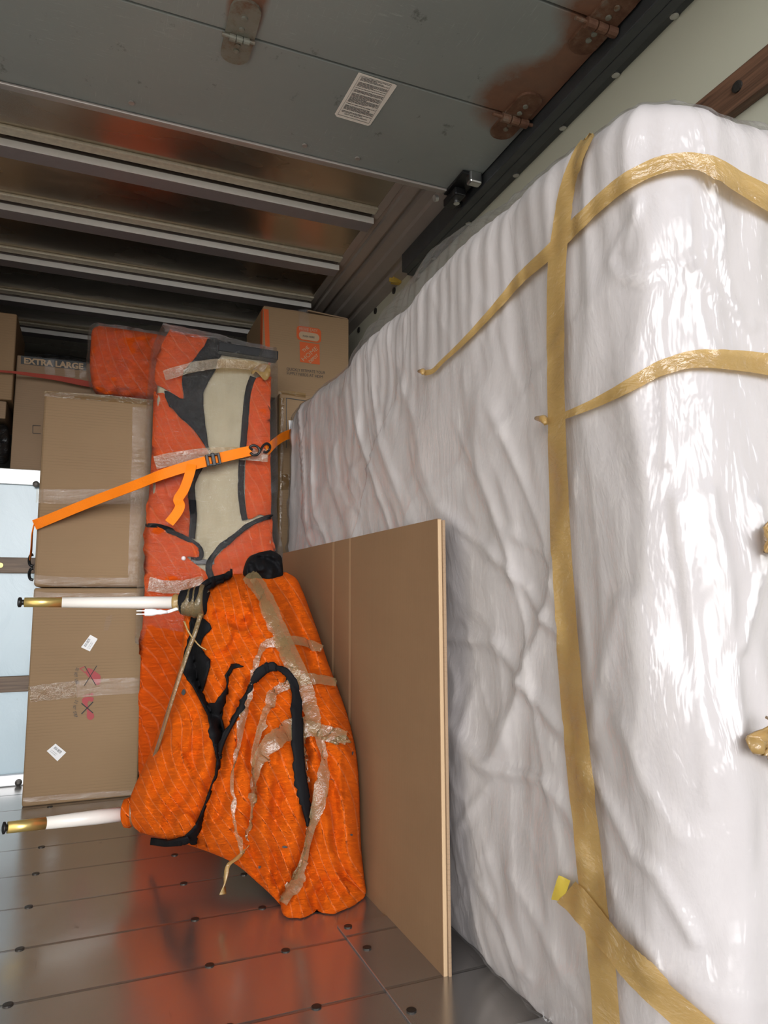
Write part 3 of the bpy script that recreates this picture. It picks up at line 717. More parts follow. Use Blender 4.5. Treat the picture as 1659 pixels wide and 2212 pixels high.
# ------------------------------------------------------------------ flattened carton leaning on the mattress
sh = thing('flattened_box', (.915, 2.7, -1), 'large flattened brown cardboard box standing upright against the white mattress', 'cardboard box')
ysh0, ysh1 = 1.795, 3.60
def slab(xa, xb, y0, y1, z0, z1):
    m = MB(); m.box(xa, xb, y0, y1, z0, z1, .002); return m
m = MB(); yc = [ysh0, 2.535, 2.552, 2.72, 2.735, ysh1]; 
# one front ply with two pressed creases, drawn as a folded strip with thickness
fr = [(ysh0, .900), (2.525, .900), (2.540, .9045), (2.555, .900), (2.728, .900), (2.743, .9045), (2.758, .900), (ysh1, .902)]
vv = []; n = len(fr)
for (z) in (-1.0, .228):
    for y, x in fr: vv.append((x, y, z + (.006 * (y - ysh0) if z > 0 else 0)))
    for y, x in reversed(fr): vv.append((.913, y, z + (.006 * (y - ysh0) if z > 0 else 0)))
k = 2 * n
ff = [tuple(range(k))[::-1], tuple(range(k, 2 * k))] + [(i, (i + 1) % k, k + (i + 1) % k, k + i) for i in range(k)]
obj('front_ply', m.add(vv, ff), M_card_sheet, sh)
obj('back_ply', slab(.9135, .922, ysh0 - .008, ysh1 - .01, -1.0, .224), M_card2, sh)
obj('cut_edge', slab(.9010, .9125, ysh0 - .0022, ysh0 + .001, -.998, .226), M_card_edge, sh)
sbvh = MB().add(vv, ff).bvh()

# ------------------------------------------------------------------ soft wrapped bundles
def lump(rows, ns=60, nt_=90, power=2.2, disp=None, amp=.012, seed=0, nscale=40., zmin=-.997):
    """rows: (uL,vL,yL, uR,vR,yR, bulge, thick); closed body, front facing the rear of the truck"""
    P = catmull(rows, nt_); m = MB(); vv = []; uv = []; N = 2 * ns
    prof = lambda s: (1 - abs(2 * s - 1) ** power) ** (1 / power)
    for i, p in enumerate(P):
        uL, vL, yL, uR, vR, yR, bu, th = p
        endf = min(1, min(i, nt_ - i) / (nt_ * .06)) ** .5 if True else 1
        fr = []
        for k in range(ns + 1):
            s = .5 - .5 * math.cos(math.pi * k / ns); s = .5 * s + .5 * k / ns
            u = uL + (uR - uL) * s; v = vL + (vR - vL) * s; y = yL + (yR - yL) * s
            b = bu * prof(s) * endf
            dd = 0.0
            if disp is not None: dd = disp(u, v) * min(1, prof(s) * 1.5) * endf
            dd += amp * float(fbm(u / nscale, v / nscale, seed, 3)) * prof(s)
            q = aty(u, v, y - b - dd); q.z = max(q.z, zmin); fr.append(q); vv.append(q); uv.append((u / 100, v / 100))
        L, R = fr[0], fr[-1]
        for k in range(ns - 1, 0, -1):
            s = .5 - .5 * math.cos(math.pi * k / ns); s = .5 * s + .5 * k / ns
            q = L.lerp(R, s) + Vector((0, th * prof(s) * endf, 0)); q.z = max(q.z, zmin); vv.append(q); uv.append((uL / 100 + (uR - uL) * s / 100 + 3, vL / 100))
    ff = [(i * N + k, i * N + (k + 1) % N, (i + 1) * N + (k + 1) % N, (i + 1) * N + k) for i in range(nt_) for k in range(N)]
    ff += [tuple(range(N))[::-1], tuple(nt_ * N + k for k in range(N))]
    return m.add(vv, ff, uv)
def polydist(u, v, pl_):
    best = 1e9
    for (a, b), (c, d) in zip(pl_[:-1], pl_[1:]):
        L = (c - a) ** 2 + (d - b) ** 2; t = max(0, min(1, ((u - a) * (c - a) + (v - b) * (d - b)) / L))
        best = min(best, math.hypot(u - a - t * (c - a), v - b - t * (d - b)))
    return best

# ---- the orange wrapped table lying on its side
tb = thing('wrapped_table', (.65, 2.6, -1), 'white-legged table lying on its side, bundled in bright orange quilted blanket with tan tape', 'table')
rowsT = [
 (505, 1240, 3.02, 618, 1236, 3.05, .02, .05),
 (462, 1256, 2.98, 640, 1250, 3.02, .10, .10),
 (425, 1280, 2.95, 655, 1280, 2.98, .18, .12),
 (400, 1320, 2.92, 672, 1325, 2.90, .24, .14),
 (396, 1370, 2.92, 690, 1375, 2.82, .26, .16),
 (388, 1430, 2.92, 708, 1430, 2.72, .27, .16),
 (370, 1500, 2.92, 733, 1495, 2.62, .28, .14),
 (345, 1570, 2.92, 755, 1560, 2.54, .28, .12),
 (318, 1640, 2.92, 770, 1630, 2.46, .28, .10),
 (290, 1700, 2.92, 776, 1700, 2.42, .27, .08),
 (276, 1750, 2.92, 778, 1765, 2.40, .26, .08),
 (300, 1795, 2.90, 780, 1825, 2.39, .24, .08),
 (400, 1823, 2.80, 784, 1870, 2.38, .20, .08),
 (500, 1862, 2.62, 788, 1905, 2.37, .14, .08),
 (560, 1910, 2.50, 790, 1930, 2.36, .09, .08),
 (590, 1938, 2.43, 770, 1945, 2.38, .05, .08),
 (612, 1962, 2.38, 715, 1964, 2.36, .02, .06)]
cre = [([(418, 1330), (418, 1400), (428, 1470), (455, 1530), (478, 1580), (478, 1650), (455, 1710), (432, 1800), (415, 1840)], 16, .11),
       ([(500, 1440), (490, 1500), (478, 1570)], 10, .08),
       ([(540, 1470), (520, 1520), (490, 1590)], 10, .05),
       ([(600, 1450), (560, 1470), (530, 1560), (512, 1640), (470, 1760)], 12, .06),
       ([(650, 1530), (660, 1650), (668, 1780), (655, 1860), (615, 1960)], 16, .075),
       ([(545, 1600), (555, 1720), (540, 1800), (560, 1890)], 14, .06),
       ([(600, 1700), (590, 1800), (600, 1900)], 12, .055),
       ([(470, 1330), (520, 1350), (560, 1340)], 14, .05),
       ([(470, 1420), (520, 1400), (550, 1370)], 12, .05),
       ([(700, 1900), (680, 1940), (690, 1985)], 14, .03), ([(720, 1800), (740, 1880), (770, 1930)], 12, .045), ([(470, 1480), (500, 1400), (560, 1300)], 13, .05), ([(360, 1780), (400, 1700), (430, 1600)], 16, .05), ([(320, 1740), (350, 1690), (370, 1600)], 14, .035), ([(700, 1640), (720, 1720), (730, 1800)], 14, .045), ([(560, 1500), (550, 1580), (535, 1650)], 12, .045), ([(620, 1270), (650, 1350), (680, 1440)], 16, .04)]
rid = [([(350, 1640), (380, 1560), (400, 1470)], 26, .03), ([(590, 1560), (580, 1700), (575, 1820)], 26, .035), ([(530, 1380), (480, 1470), (455, 1510)], 22, .04), ([(630, 1890), (650, 1930), (660, 1970)], 22, .03),
       ([(720, 1560), (735, 1700), (745, 1800)], 26, .03), ([(560, 1290), (610, 1370), (640, 1440)], 30, .03), ([(340, 1740), (380, 1780), (420, 1780)], 30, .02)]
def dispT(u, v):
    d = 0
    for pl_, w_, a in cre: d -= a * math.exp(-(polydist(u, v, pl_) / w_) ** 2)
    for pl_, w_, a in rid: d += a * math.exp(-(polydist(u, v, pl_) / w_) ** 2)
    x = (u * .9 - v * .45); y = (u * .45 + v * .9)
    d += .030 * float(np.clip(ridge(x / 44., y / 140., 5), 0, 1)) ** 2 + .012 * float(ridge(u / 30., v / 75., 9)) + .007 * float(ridge((u + .5 * v) / 13., (v - .4 * u) / 30., 12))
    return d
tm = lump(rowsT, 120, 190, 2.1, dispT, .018, 3, 46.)
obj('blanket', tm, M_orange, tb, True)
puff = lump([(662, 1862, 2.37, 688, 1866, 2.37, .01, .05), (640, 1896, 2.37, 750, 1896, 2.36, .05, .08), (620, 1926, 2.36, 789, 1930, 2.36, .07, .09), (610, 1955, 2.34, 768, 1958, 2.34, .06, .09), (612, 1976, 2.32, 728, 1976, 2.32, .04, .08), (635, 1990, 2.31, 690, 1987, 2.31, .015, .05)], 50, 50, 2.3, lambda u, v: -.05 * math.exp(-(polydist(u, v, [(690, 1880), (676, 1930), (684, 1960)]) / 12) ** 2) + .02 * float(ridge((u + v * .4) / 34., v / 80., 2)), .012, 21, 30.)
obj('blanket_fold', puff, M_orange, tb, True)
tall_ = MB().add(tm.v, tm.f); tall_.add(puff.v, puff.f); tbvh = tall_.bvh()
# dark lining and binding
def tbind(path, n=60, off=.007, name='blanket_binding'): return obj(name, ribbon(path, tbvh, off * .6, n, 5, taut=4), M_bind, tb, True, .008)
obj('blanket_lining', patch([(410, 1334), (439, 1335), (455, 1346), (456, 1358), (440, 1379), (434, 1395), (454, 1429), (455, 1440), (447, 1470), (439, 1497), (450, 1518), (466, 1518), (489, 1482), (485, 1459), (496, 1438), (510, 1432), (524, 1440), (505, 1446), (494, 1467), (492, 1497), (485, 1532), (481, 1551), (489, 1587), (485, 1604), (477, 1642), (473, 1661), (458, 1699), (439, 1749), (424, 1821), (412, 1820), (397, 1806), (420, 1783), (439, 1737), (462, 1673), (466, 1642), (458, 1604), (447, 1547), (428, 1509), (397, 1452), (401, 1410), (408, 1372)], tbvh, .008, 6), M_bind, tb, True, .004)
tbind([(470, 1640, 10), (490, 1590, 13), (520, 1530, 14), (540, 1480, 14), (556, 1454, 15), (578, 1440, 15), (602, 1444, 15), (622, 1460, 16), (636, 1490, 20), (637, 1540, 20), (637, 1600, 20), (642, 1660, 19), (650, 1710, 18), (658, 1755, 17), (662, 1782, 8)], 110, .012)
tbind([(330, 1817, 16), (360, 1820, 15), (395, 1812, 14), (408, 1806, 10)], 30, .006)
obj('blanket_lining', ribbon([(428, 1294, 14), (440, 1274, 26), (460, 1260, 28), (485, 1252, 20), (502, 1248, 10)], tbvh, .014, 40, 6), M_bind, tb, True, .012)
# black tail at the top right corner
hm = lump([(560, 1193, 3.02, 585, 1188, 3.04, .02, .05), (540, 1202, 3.0, 606, 1200, 3.04, .07, .1), (530, 1222, 2.98, 610, 1215, 3.03, .10, .12), (528, 1242, 2.96, 612, 1240, 3.02, .10, .12), (545, 1256, 2.96, 612, 1254, 3.02, .05, .08)], 30, 30, 2.2, lambda u, v: -.05 * math.exp(-(polydist(u, v, [(566, 1205), (592, 1215), (600, 1232)]) / 8) ** 2) + .02 * float(ridge(u / 17., v / 17., 3)), .015, 5, 20.)
obj('folded_blanket_corner', hm, M_bind, tb, True)
# legs
def leg(root, tip, y0, y1, r0, r1, brass=.235):
    a = aty(root[0], root[1], y0); b = aty(tip[0], tip[1], y1); d = b - a
    lg = obj('leg', MB().tube([a, a + d * .3, a + d * (1 - brass)], [r0, r0 * .98, r0 + (r1 - r0) * .8], 24), M_white, tb, True)
    bo = obj('brass_ferrule', MB().tube([a + d * (1 - brass), a + d * .965], [r0 + (r1 - r0) * .8, r1], 24), M_brass, lg, True)
    t = d.normalized()
    fm = MB(); fm.tube([a + d * .962, a + d * .985], r1 * .55, 16); fm.tube([a + d * .978, a + d * .983, a + d * .995, a + d * 1.0], [r1 * .8, r1 * 1.05, r1 * 1.05, r1 * .7], 20)
    obj('foot_glide', fm, M_black, lg, True); return lg
l1 = leg((420, 1302), (38, 1301), 2.80, 2.80, .0235, .0170)
l2 = leg((285, 1756), (5, 1789), 2.92, 2.80, .0260, .0190, .31)
# tape wound round the root of the upper leg
p0 = aty(372, 1302, 2.80); p1 = aty(447, 1299, 2.76); d = p1 - p0
mm = MB(); mm.tube([p0, p0 + d * .05, p0 + d * .12, p0 + d * .2, p0 + d * .3], [.022, .032, .034, .030, .036], 20); obj('tape_wrap', mm, M_tan, tb, True)
mm = MB(); mm.tube([p0 + d * .20, p0 + d * .26, p0 + d * .4, p0 + d * .8, p0 + d * 1.05], [.03, .046, .048, .062, .05], 20); obj('leg_padding', mm, M_bind, tb, True)
for c, w_, rr in ((.50, .2, .052), (.66, .14, .058), (.84, .22, .064)):
    mm = MB(); mm.tube([p0 + d * (c - w_ * .5) + Vector((0, 0, .004)), p0 + d * (c - w_ * .4), p0 + d * c, p0 + d * (c + w_ * .4), p0 + d * (c + w_ * .5)], [rr * .9, rr, rr * 1.05, rr, rr * .9], 22, False); obj('tape_wrap', mm, M_tanclear, tb, True)
# orange collar of the lower leg
q0 = aty(266, 1757, 2.90); q1 = aty(306, 1752, 2.88); d = q1 - q0
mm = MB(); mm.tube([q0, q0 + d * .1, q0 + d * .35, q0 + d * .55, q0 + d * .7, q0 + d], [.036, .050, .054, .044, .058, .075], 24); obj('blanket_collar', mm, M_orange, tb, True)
mm = MB(); mm.tube([q0 + d * .5, q0 + d * .62], [.047, .050], 24, False); obj('tape_wrap', mm, M_tanclear, tb, True)
# power plug caught under the wrapping
pl0 = aty(362, 1322, 2.76)
a0 = aty(312, 1323, 2.76)
mm = MB(); mm.tube([a0, a0.lerp(pl0, .02), a0.lerp(pl0, .3), a0.lerp(pl0, .45), a0.lerp(pl0, .55), a0.lerp(pl0, .7), a0.lerp(pl0, .8), pl0], [.010, .013, .014, .012, .009, .010, .0075, .006], 14)
mm.tube([pl0, pl0 + Vector((.03, .01, .01)), pl0 + Vector((.09, .03, .02))], .006, 10)
pg = obj('power_plug', mm, M_wplug, tb, True)
for dz in (-.006, .006): obj('plug_prong', MB().box(a0.x - .028, a0.x + .002, a0.y - .002, a0.y + .002, a0.z + dz - .0015, a0.z + dz + .0015), M_steel, pg)
# tapes over the blanket
def ttape(path, n=80, off=.012, cross=6, mat=None): return obj('packing_tape', ribbon(path, tbvh, off * .7, n, cross, taut=5), mat or M_tanclear, tb, True)
ttape([(535, 1244, 34), (556, 1268, 34), (580, 1312, 32), (604, 1370, 32), (626, 1420, 34), (648, 1470, 36), (668, 1530, 34), (688, 1590, 26), (700, 1640, 22), (694, 1700, 22), (684, 1760, 20), (668, 1810, 22), (655, 1860, 26), (638, 1910, 26), (612, 1950, 28)], 140)
ttape([(546, 1256, 12), (570, 1300, 16), (598, 1362, 17), (622, 1420, 17), (644, 1474, 14)], 60, .016)
ttape([(692, 1404, 16), (660, 1391, 17), (625, 1386, 18), (592, 1389, 18), (569, 1398, 16), (556, 1430, 13), (542, 1470, 13), (532, 1520, 12), (518, 1570, 10), (508, 1640, 8), (506, 1700, 7), (510, 1780, 8), (524, 1840, 7)], 110)
ttape([(722, 1477, 18), (690, 1472, 20), (655, 1470, 22), (620, 1480, 22), (594, 1497, 20), (580, 1530, 15), (566, 1580, 13), (552, 1640, 12), (544, 1700, 12), (540, 1760, 10), (534, 1812, 10)], 110, .014)
ttape([(742, 1596, 28), (716, 1590, 32), (684, 1580, 36), (650, 1572, 38), (620, 1580, 36), (590, 1604, 32), (568, 1640, 26), (552, 1690, 18), (545, 1740, 12)], 100, .018)
ttape([(640, 1570, 16), (654, 1600, 14), (663, 1650, 10), (668, 1700, 9), (672, 1750, 10), (664, 1800, 12), (654, 1850, 16), (640, 1905, 16)], 90, .02)
mm = MB()
for i in range(9): h = hit(tbvh, 712 + i * 3.6, 1601 + (i % 3) * 4 - i * .6, .02); mm.tube([h + Vector((-.012, 0, .004 * (i % 2))), h, h + Vector((.012, .004, -.006))], [.003, .007, .003], 7)
obj('crumpled_tape', mm, M_tanclear, tb, True)
mm = free_ribbon([(543, 1806, 2.48), (532, 1832, 2.47), (514, 1852, 2.44), (494, 1868, 2.42), (488, 1890, 2.41), (484, 1912, 2.41), (481, 1932, 2.41)], 60, lambda t: .012 + .012 * max(0, t - .5) * 2, lambda t: 6 * t, wdir=(1, 0, .3))
obj('hanging_tape_end', mm, M_tan, tb, True)
mm = free_ribbon([(434, 1325, 2.68), (420, 1370, 2.66), (405, 1410, 2.66), (385, 1470, 2.66), (366, 1530, 2.68), (345, 1600, 2.74), (326, 1655, 2.84)], 60, .016, lambda t: 1.5 * t, wdir=(1, 0, .3))
obj('taut_tape', mm, M_tanclear, tb, True)
mm = free_ribbon([(398, 1342, 2.68), (406, 1362, 2.66), (416, 1378, 2.66), (432, 1396, 2.66), (446, 1404, 2.65)], 30, .006, lambda t: 2 * t, wdir=(1, 0, .3)); obj('frayed_tape', mm, M_tan, tb, True)
# soot stains on the blanket
for (u, v, a, b) in ((398, 1496, 4, 7), (617, 1828, 5, 2.5), (757, 1803, 3.5, 2), (760, 1628, 2, 4), (563, 1872, 4, 3), (716, 1684, 5, 1.5)):
    rr = random.Random(int(u)); mm = patch([(u + a * math.cos(t) * rr.uniform(.6, 1.3), v + b * math.sin(t) * rr.uniform(.6, 1.3)) for t in np.linspace(0, 6.28, 10)[:-1]], tbvh, .004, 6)
    obj('soot_stain', mm, M_inkgrey, tb)

# ---- the tall upholstered piece, stretch-wrapped
hb = thing('wrapped_headboard', (.56, 3.7, -1), 'tall beige upholstered headboard in red-orange blanket and clear stretch wrap, behind the orange bundle', 'headboard')
rowsH = [
 (372, 716, 3.72, 575, 764, 3.70, .03, .18), (350, 760, 3.74, 580, 790, 3.70, .06, .20), (342, 820, 3.74, 580, 830, 3.70, .07, .20), (337, 920, 3.74, 580, 930, 3.70, .07, .20),
 (333, 1020, 3.74, 580, 1030, 3.70, .07, .20), (326, 1120, 3.74, 581, 1130, 3.70, .07, .20), (320, 1200, 3.74, 590, 1200, 3.70, .07, .20), (318, 1280, 3.74, 590, 1290, 3.70, .07, .20),
 (312, 1380, 3.74, 588, 1390, 3.70, .07, .20), (307, 1500, 3.74, 585, 1500, 3.70, .07, .20), (305, 1610, 3.74, 582, 1610, 3.70, .07, .20), (306, 1690, 3.74, 580, 1690, 3.70, .07, .20), (316, 1772, 3.72, 570, 1772, 3.70, .04, .16)]
hm_ = lump(rowsH, 60, 100, 5.0, lambda u, v: .010 * float(ridge(u / 90., v / 40., 4)), .008, 8, 60.)
obj('upholstered_panel', hm_, M_linen, hb, True)
hv = hm_.bvh()
def hpatch(name, poly, mat, off=.01, sm=3, wob=.005, seed=0, thick=.008, step=9): return obj(name, patch(poly, hv, off, step, None, sm, wob, seed), mat, hb, True, thick)
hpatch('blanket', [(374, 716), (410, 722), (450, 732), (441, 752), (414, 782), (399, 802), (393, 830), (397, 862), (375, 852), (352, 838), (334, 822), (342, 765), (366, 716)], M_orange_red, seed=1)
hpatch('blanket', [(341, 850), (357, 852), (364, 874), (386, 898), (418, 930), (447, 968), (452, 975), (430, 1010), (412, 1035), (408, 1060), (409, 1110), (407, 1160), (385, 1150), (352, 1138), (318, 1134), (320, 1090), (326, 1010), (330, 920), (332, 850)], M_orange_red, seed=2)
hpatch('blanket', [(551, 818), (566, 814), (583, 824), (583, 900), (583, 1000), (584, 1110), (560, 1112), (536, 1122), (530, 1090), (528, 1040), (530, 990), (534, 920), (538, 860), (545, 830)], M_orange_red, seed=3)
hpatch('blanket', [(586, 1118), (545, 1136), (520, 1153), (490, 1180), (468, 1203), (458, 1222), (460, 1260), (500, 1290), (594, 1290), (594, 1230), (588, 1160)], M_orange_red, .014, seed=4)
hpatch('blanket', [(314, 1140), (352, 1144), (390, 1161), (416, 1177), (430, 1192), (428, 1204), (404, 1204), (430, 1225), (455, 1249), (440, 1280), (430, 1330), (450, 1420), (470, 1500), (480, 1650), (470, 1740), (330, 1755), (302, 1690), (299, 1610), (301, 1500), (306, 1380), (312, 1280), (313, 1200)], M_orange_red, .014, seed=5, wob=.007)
hpatch('blanket_lining', [(452, 731), (480, 738), (500, 742), (470, 780), (466, 800), (437, 853), (442, 900), (447, 960), (453, 976), (444, 968), (418, 930), (386, 898), (364, 874), (356, 846), (376, 853), (398, 863), (394, 835), (395, 812), (404, 794), (420, 775), (441, 752)], M_bind, .012, 2, .004, 6)
def hbind(path, n=50, off=.02): return obj('blanket_binding', ribbon(path, hv, off, n, 4), M_bind, hb, True, .006)
hbind([(545, 815, 13), (538, 835, 13), (532, 870, 13), (527, 930, 13), (522, 990, 13), (519, 1040, 13), (521, 1080, 13), (528, 1125, 13)])
hbind([(434, 1008, 14), (420, 1032, 14), (414, 1055, 14), (416, 1100, 15), (414, 1164, 14)])
hbind([(580, 1116, 10), (545, 1131, 10), (510, 1153, 10), (475, 1186, 11), (455, 1208, 13), (449, 1228, 14), (456, 1250, 14)], 60, .026)
hbind([(324, 1136, 8), (360, 1143, 9), (400, 1163, 10), (424, 1178, 10), (434, 1193, 9), (430, 1206, 8), (412, 1206, 5)], 60, .024)
obj('lower_rail', MB().box(aty(412, 1213, 3.64).x, aty(462, 1213, 3.64).x, 3.62, 3.66, aty(440, 1219, 3.62).z, aty(440, 1208, 3.62).z, .003), M_bar, hb)
pin = hit(hv, 397, 1207, .03); mm = MB()
mm.tube([pin + Vector((0, .010, 0)), pin + Vector((0, .006, 0)), pin, pin + Vector((0, -.006, 0)), pin + Vector((0, -.010, 0)), pin + Vector((0, -.0115, 0))], [.002, .009, .0115, .009, .005, .001], 14); obj('pin_head', mm, M_wplug, hb, True)
# black metal beam sticking out at the top
b0 = aty(470, 752, 3.63); b1 = aty(598, 772, 3.63); ang = math.atan2(b1.z - b0.z, b1.x - b0.x); mid = (b0 + b1) / 2; ln = (b1 - b0).length
tf = Matrix.Translation(mid) @ Matrix.Rotation(-ang, 4, 'Y')
obj('steel_beam', MB().box(-ln / 2, ln / 2, -.035, .035, -.024, .024, .004, tf), M_black, hb)
kl = lump([(572, 748, 3.60, 596, 750, 3.60, .02, .03), (562, 756, 3.60, 598, 754, 3.60, .04, .05), (560, 775, 3.60, 598, 780, 3.60, .05, .06), (566, 790, 3.60, 592, 792, 3.60, .03, .04), (572, 797, 3.61, 582, 797, 3.61, .01, .02)], 24, 24, 2.4, None, .012, 4, 9.)
obj('stretch_wrap', kl, M_wrap, hb, True)
# wrap layers
def offset_mesh(src, off):
    bm = bmesh.new(); vs = [bm.verts.new(p) for p in src.v]
    for f in src.f:
        try: bm.faces.new([vs[i] for i in f])
        except ValueError: pass
    bmesh.ops.recalc_face_normals(bm, faces=bm.faces[:]); bm.normal_update()
    m = MB(); m.add([v.co + v.normal * (off + .005 * float(fbm(v.co.x * 14, v.co.z * 8, 3, 2))) for v in bm.verts], src.f); bm.free(); return m
rw = [list(r) for r in rowsH[:9]]
rw[0][0] -= 3; rw[0][1] -= 6
wl = offset_mesh(lump([tuple(r) for r in rw], 50, 70, 4.0, None, .012, 12, 30.), .050)
for p in wl.v: p.z = max(p.z, -.995)
obj('stretch_wrap', wl, M_wrap, hb, True)
wv_ = wl.bvh()
def wtape(path, n=50): return obj('packing_tape', ribbon(path, wv_, .006, n, 6, taut=4), M_tanclear, hb, True)
wtape([(356, 812, 22), (400, 798, 22), (440, 790, 22), (490, 786, 20), (540, 790, 20), (572, 800, 24)])
wtape([(336, 1000, 28), (380, 990, 28), (430, 984, 28), (500, 980, 28), (578, 984, 28)])
wtape([(322, 1262, 30), (360, 1268, 28), (400, 1266, 28), (440, 1254, 22)])
obj('crumpled_tape', patch([(552, 792), (566, 786), (582, 790), (580, 812), (572, 824), (562, 812), (552, 806), (544, 814), (546, 800)], wv_, .014, 5, sm=2, wob=.014, seed=5), M_tan, hb, True, .003)

# ---- small orange bundle on the stacked boxes
sb = thing('wrapped_parcel', (.14, 4.15, 1.09), 'small red-orange blanket parcel in stretch wrap on top of the stacked brown boxes', 'parcel')
rowsP = [(215, 703, 4.10, 340, 722, 4.12, .02, .10), (200, 712, 4.10, 366, 730, 4.12, .07, .14), (196, 740, 4.10, 368, 752, 4.12, .08, .14), (194, 790, 4.08, 368, 795, 4.12, .08, .14), (200, 835, 4.08, 368, 845, 4.12, .08, .14), (215, 854, 4.09, 364, 866, 4.12, .03, .10)]
pm = lump(rowsP, 50, 50, 3.2, lambda u, v: -.03 * math.exp(-(polydist(u, v, [(205, 780), (250, 765), (300, 785), (350, 775)]) / 6) ** 2) + .015 * float(ridge(u / 45., v / 18., 6)), .018, 15, 26., 1.094)
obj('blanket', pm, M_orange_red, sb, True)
obj('stretch_wrap', offset_mesh(lump(rowsP, 40, 40, 3.2, None, .014, 18, 20., 1.1), .018), M_wrap, sb, True)

# ------------------------------------------------------------------ cartons
def W_y(o): return o['_front']
def carton(name, x0, x1, y0, y1, z0, z1, label, mat, bev=.012, group=None, tilt=0.0, rotz=0.0):
    o = thing(name, ((x0 + x1) / 2, (y0 + y1) / 2, z0), label, 'cardboard box', group)
    c = Vector(((x0 + x1) / 2, (y0 + y1) / 2, (z0 + z1) / 2)); tf = Matrix.Translation(c) @ Matrix.Rotation(rotz, 4, 'Z') @ Matrix.Rotation(tilt, 4, 'Y') @ Matrix.Translation(-c)
    o['_front'] = y0; m = MB().box(x0, x1, y0, y1, z0, z1, bev, tf, 3); obj('carton', m, mat, o, False); return o, m.bvh(), tf
def ctape(o, bvh, path, mat=None, n=24, off=.003): return obj('packing_tape', ribbon(path, bvh, off, n, 4, None, W_y(o)), mat or M_clear, o, True)
lowb, lv, _ = carton('cardboard_box', -.283, .250, 3.975, 4.42, -1.0, .062, 'lower brown carton of the left stack, printed with red warning marks, on the floor', M_card, group=None)
upb, uvv, _ = carton('cardboard_box', -.286, .262, 3.975, 4.42, .066, 1.090, 'upper brown carton of the left stack, crossed by an orange strap', M_card, .022)
ctape(upb, uvv, [(78, 1071, 30), (140, 1073, 32), (220, 1073, 32), (318, 1075, 30)])
ctape(upb, uvv, [(96, 850, 12), (150, 855, 14), (240, 861, 14), (330, 870, 12)], M_tanclear)
ctape(upb, uvv, [(306, 880, 40), (304, 1000, 40), (300, 1120, 40), (296, 1250, 40)], M_clear, 30, .004)
ctape(upb, uvv, [(72, 1250, 18), (130, 1256, 20), (220, 1258, 20), (316, 1258, 20)], M_clear, 24)
ctape(lowb, lv, [(70, 1284, 16), (130, 1290, 18), (220, 1290, 18), (318, 1288, 16)], M_clear, 24)
ctape(lowb, lv, [(64, 1500, 34), (130, 1492, 36), (220, 1484, 36), (304, 1480, 34)], M_clear, 30)
ctape(lowb, lv, [(64, 1500, 32), (100, 1496, 34), (165, 1490, 34)], M_tanclear, 20, .0045)
ctape(lowb, lv, [(50, 1728, 10), (130, 1722, 12), (220, 1716, 12), (292, 1711, 10)], M_clear, 24)
mm = MB(); patch([(229, 1333), (243, 1327), (240, 1342), (233, 1362), (224, 1362), (226, 1346)], lv, .002, 6, mm); obj('torn_patch', mm, M_card2, lowb)
# paper labels
for k, (poly, lab, t0, tr_, tu) in enumerate((([(195, 1371), (211, 1380), (194, 1407), (175, 1398)], 'upper white paper label', (185.5, 1397.5), (10, -16), (-4.6, -2.8)), ([(120, 1606), (143, 1625), (124, 1644), (101, 1622)], 'lower white paper label', (115.5, 1616), (14, 11.5), (5, -4.2)))):
    pp = obj('paper_label', patch(poly, lv, .003, 10), M_paper, lowb); pp['label'] = lab
    mm = MB(); text('810-18270', t0, tr_, tu, lv, .0045, .012, mm)
    for j in (1.0, 1.6): text('II I III II IIII I', (t0[0] - tu[0] * j, t0[1] - tu[1] * j), (tr_[0] * .85, tr_[1] * .85), (tu[0] * .3, tu[1] * .3), lv, .0045, 0, mm)
    obj('label_print', mm, M_inkgrey, pp)
# red handling marks: no hooks (hand), do not step (foot)
mm = MB()
patch([(185, 1450), (190, 1443), (197, 1445), (205, 1450), (212, 1455), (217, 1460), (217, 1470), (215, 1478), (210, 1480), (204, 1474), (199, 1468), (192, 1463), (187, 1458)], lv, .0025, 8, mm, 2)
patch([(171, 1444), (183, 1439), (184, 1441), (174, 1445), (186, 1453), (185, 1455)], lv, .0025, 8, mm)
patch([(177, 1511), (181, 1507), (190, 1505), (201, 1506), (202, 1512), (198, 1516), (192, 1514), (189, 1520), (191, 1528), (196, 1535), (203, 1544), (202, 1551), (196, 1555), (190, 1553), (187, 1546), (188, 1536), (184, 1524), (178, 1518)], lv, .0025, 8, mm, 2)
for u, v, r in ((198.5, 1499.5, 3.2), (192, 1500.5, 1.8), (187, 1501.5, 1.7), (182, 1503.5, 1.5)): patch([(u + r * math.cos(t), v + r * math.sin(t)) for t in np.linspace(0, 6.28, 12)[:-1]], lv, .0025, 8, mm)
obj('printed_symbol', mm, M_inkred, lowb)['label'] = 'faded red hand and foot symbols'
mm = MB()
def stroke(a, b, w_, bvh, m): ribbon([(a[0], a[1], w_), ((a[0] + b[0]) / 2, (a[1] + b[1]) / 2, w_), (b[0], b[1], w_)], bvh, .004, 6, 2, m)
stroke((183, 1439), (207, 1480), 1.6, lv, mm); stroke((209, 1438), (182, 1481), 1.6, lv, mm); obj('printed_cross', mm, M_ink, lowb); mm = MB()
stroke((176, 1519), (201, 1540), 2.2, lv, mm); stroke((201, 1516), (176, 1542), 2.2, lv, mm)
obj('printed_cross', mm, M_ink, lowb)
mm = MB()
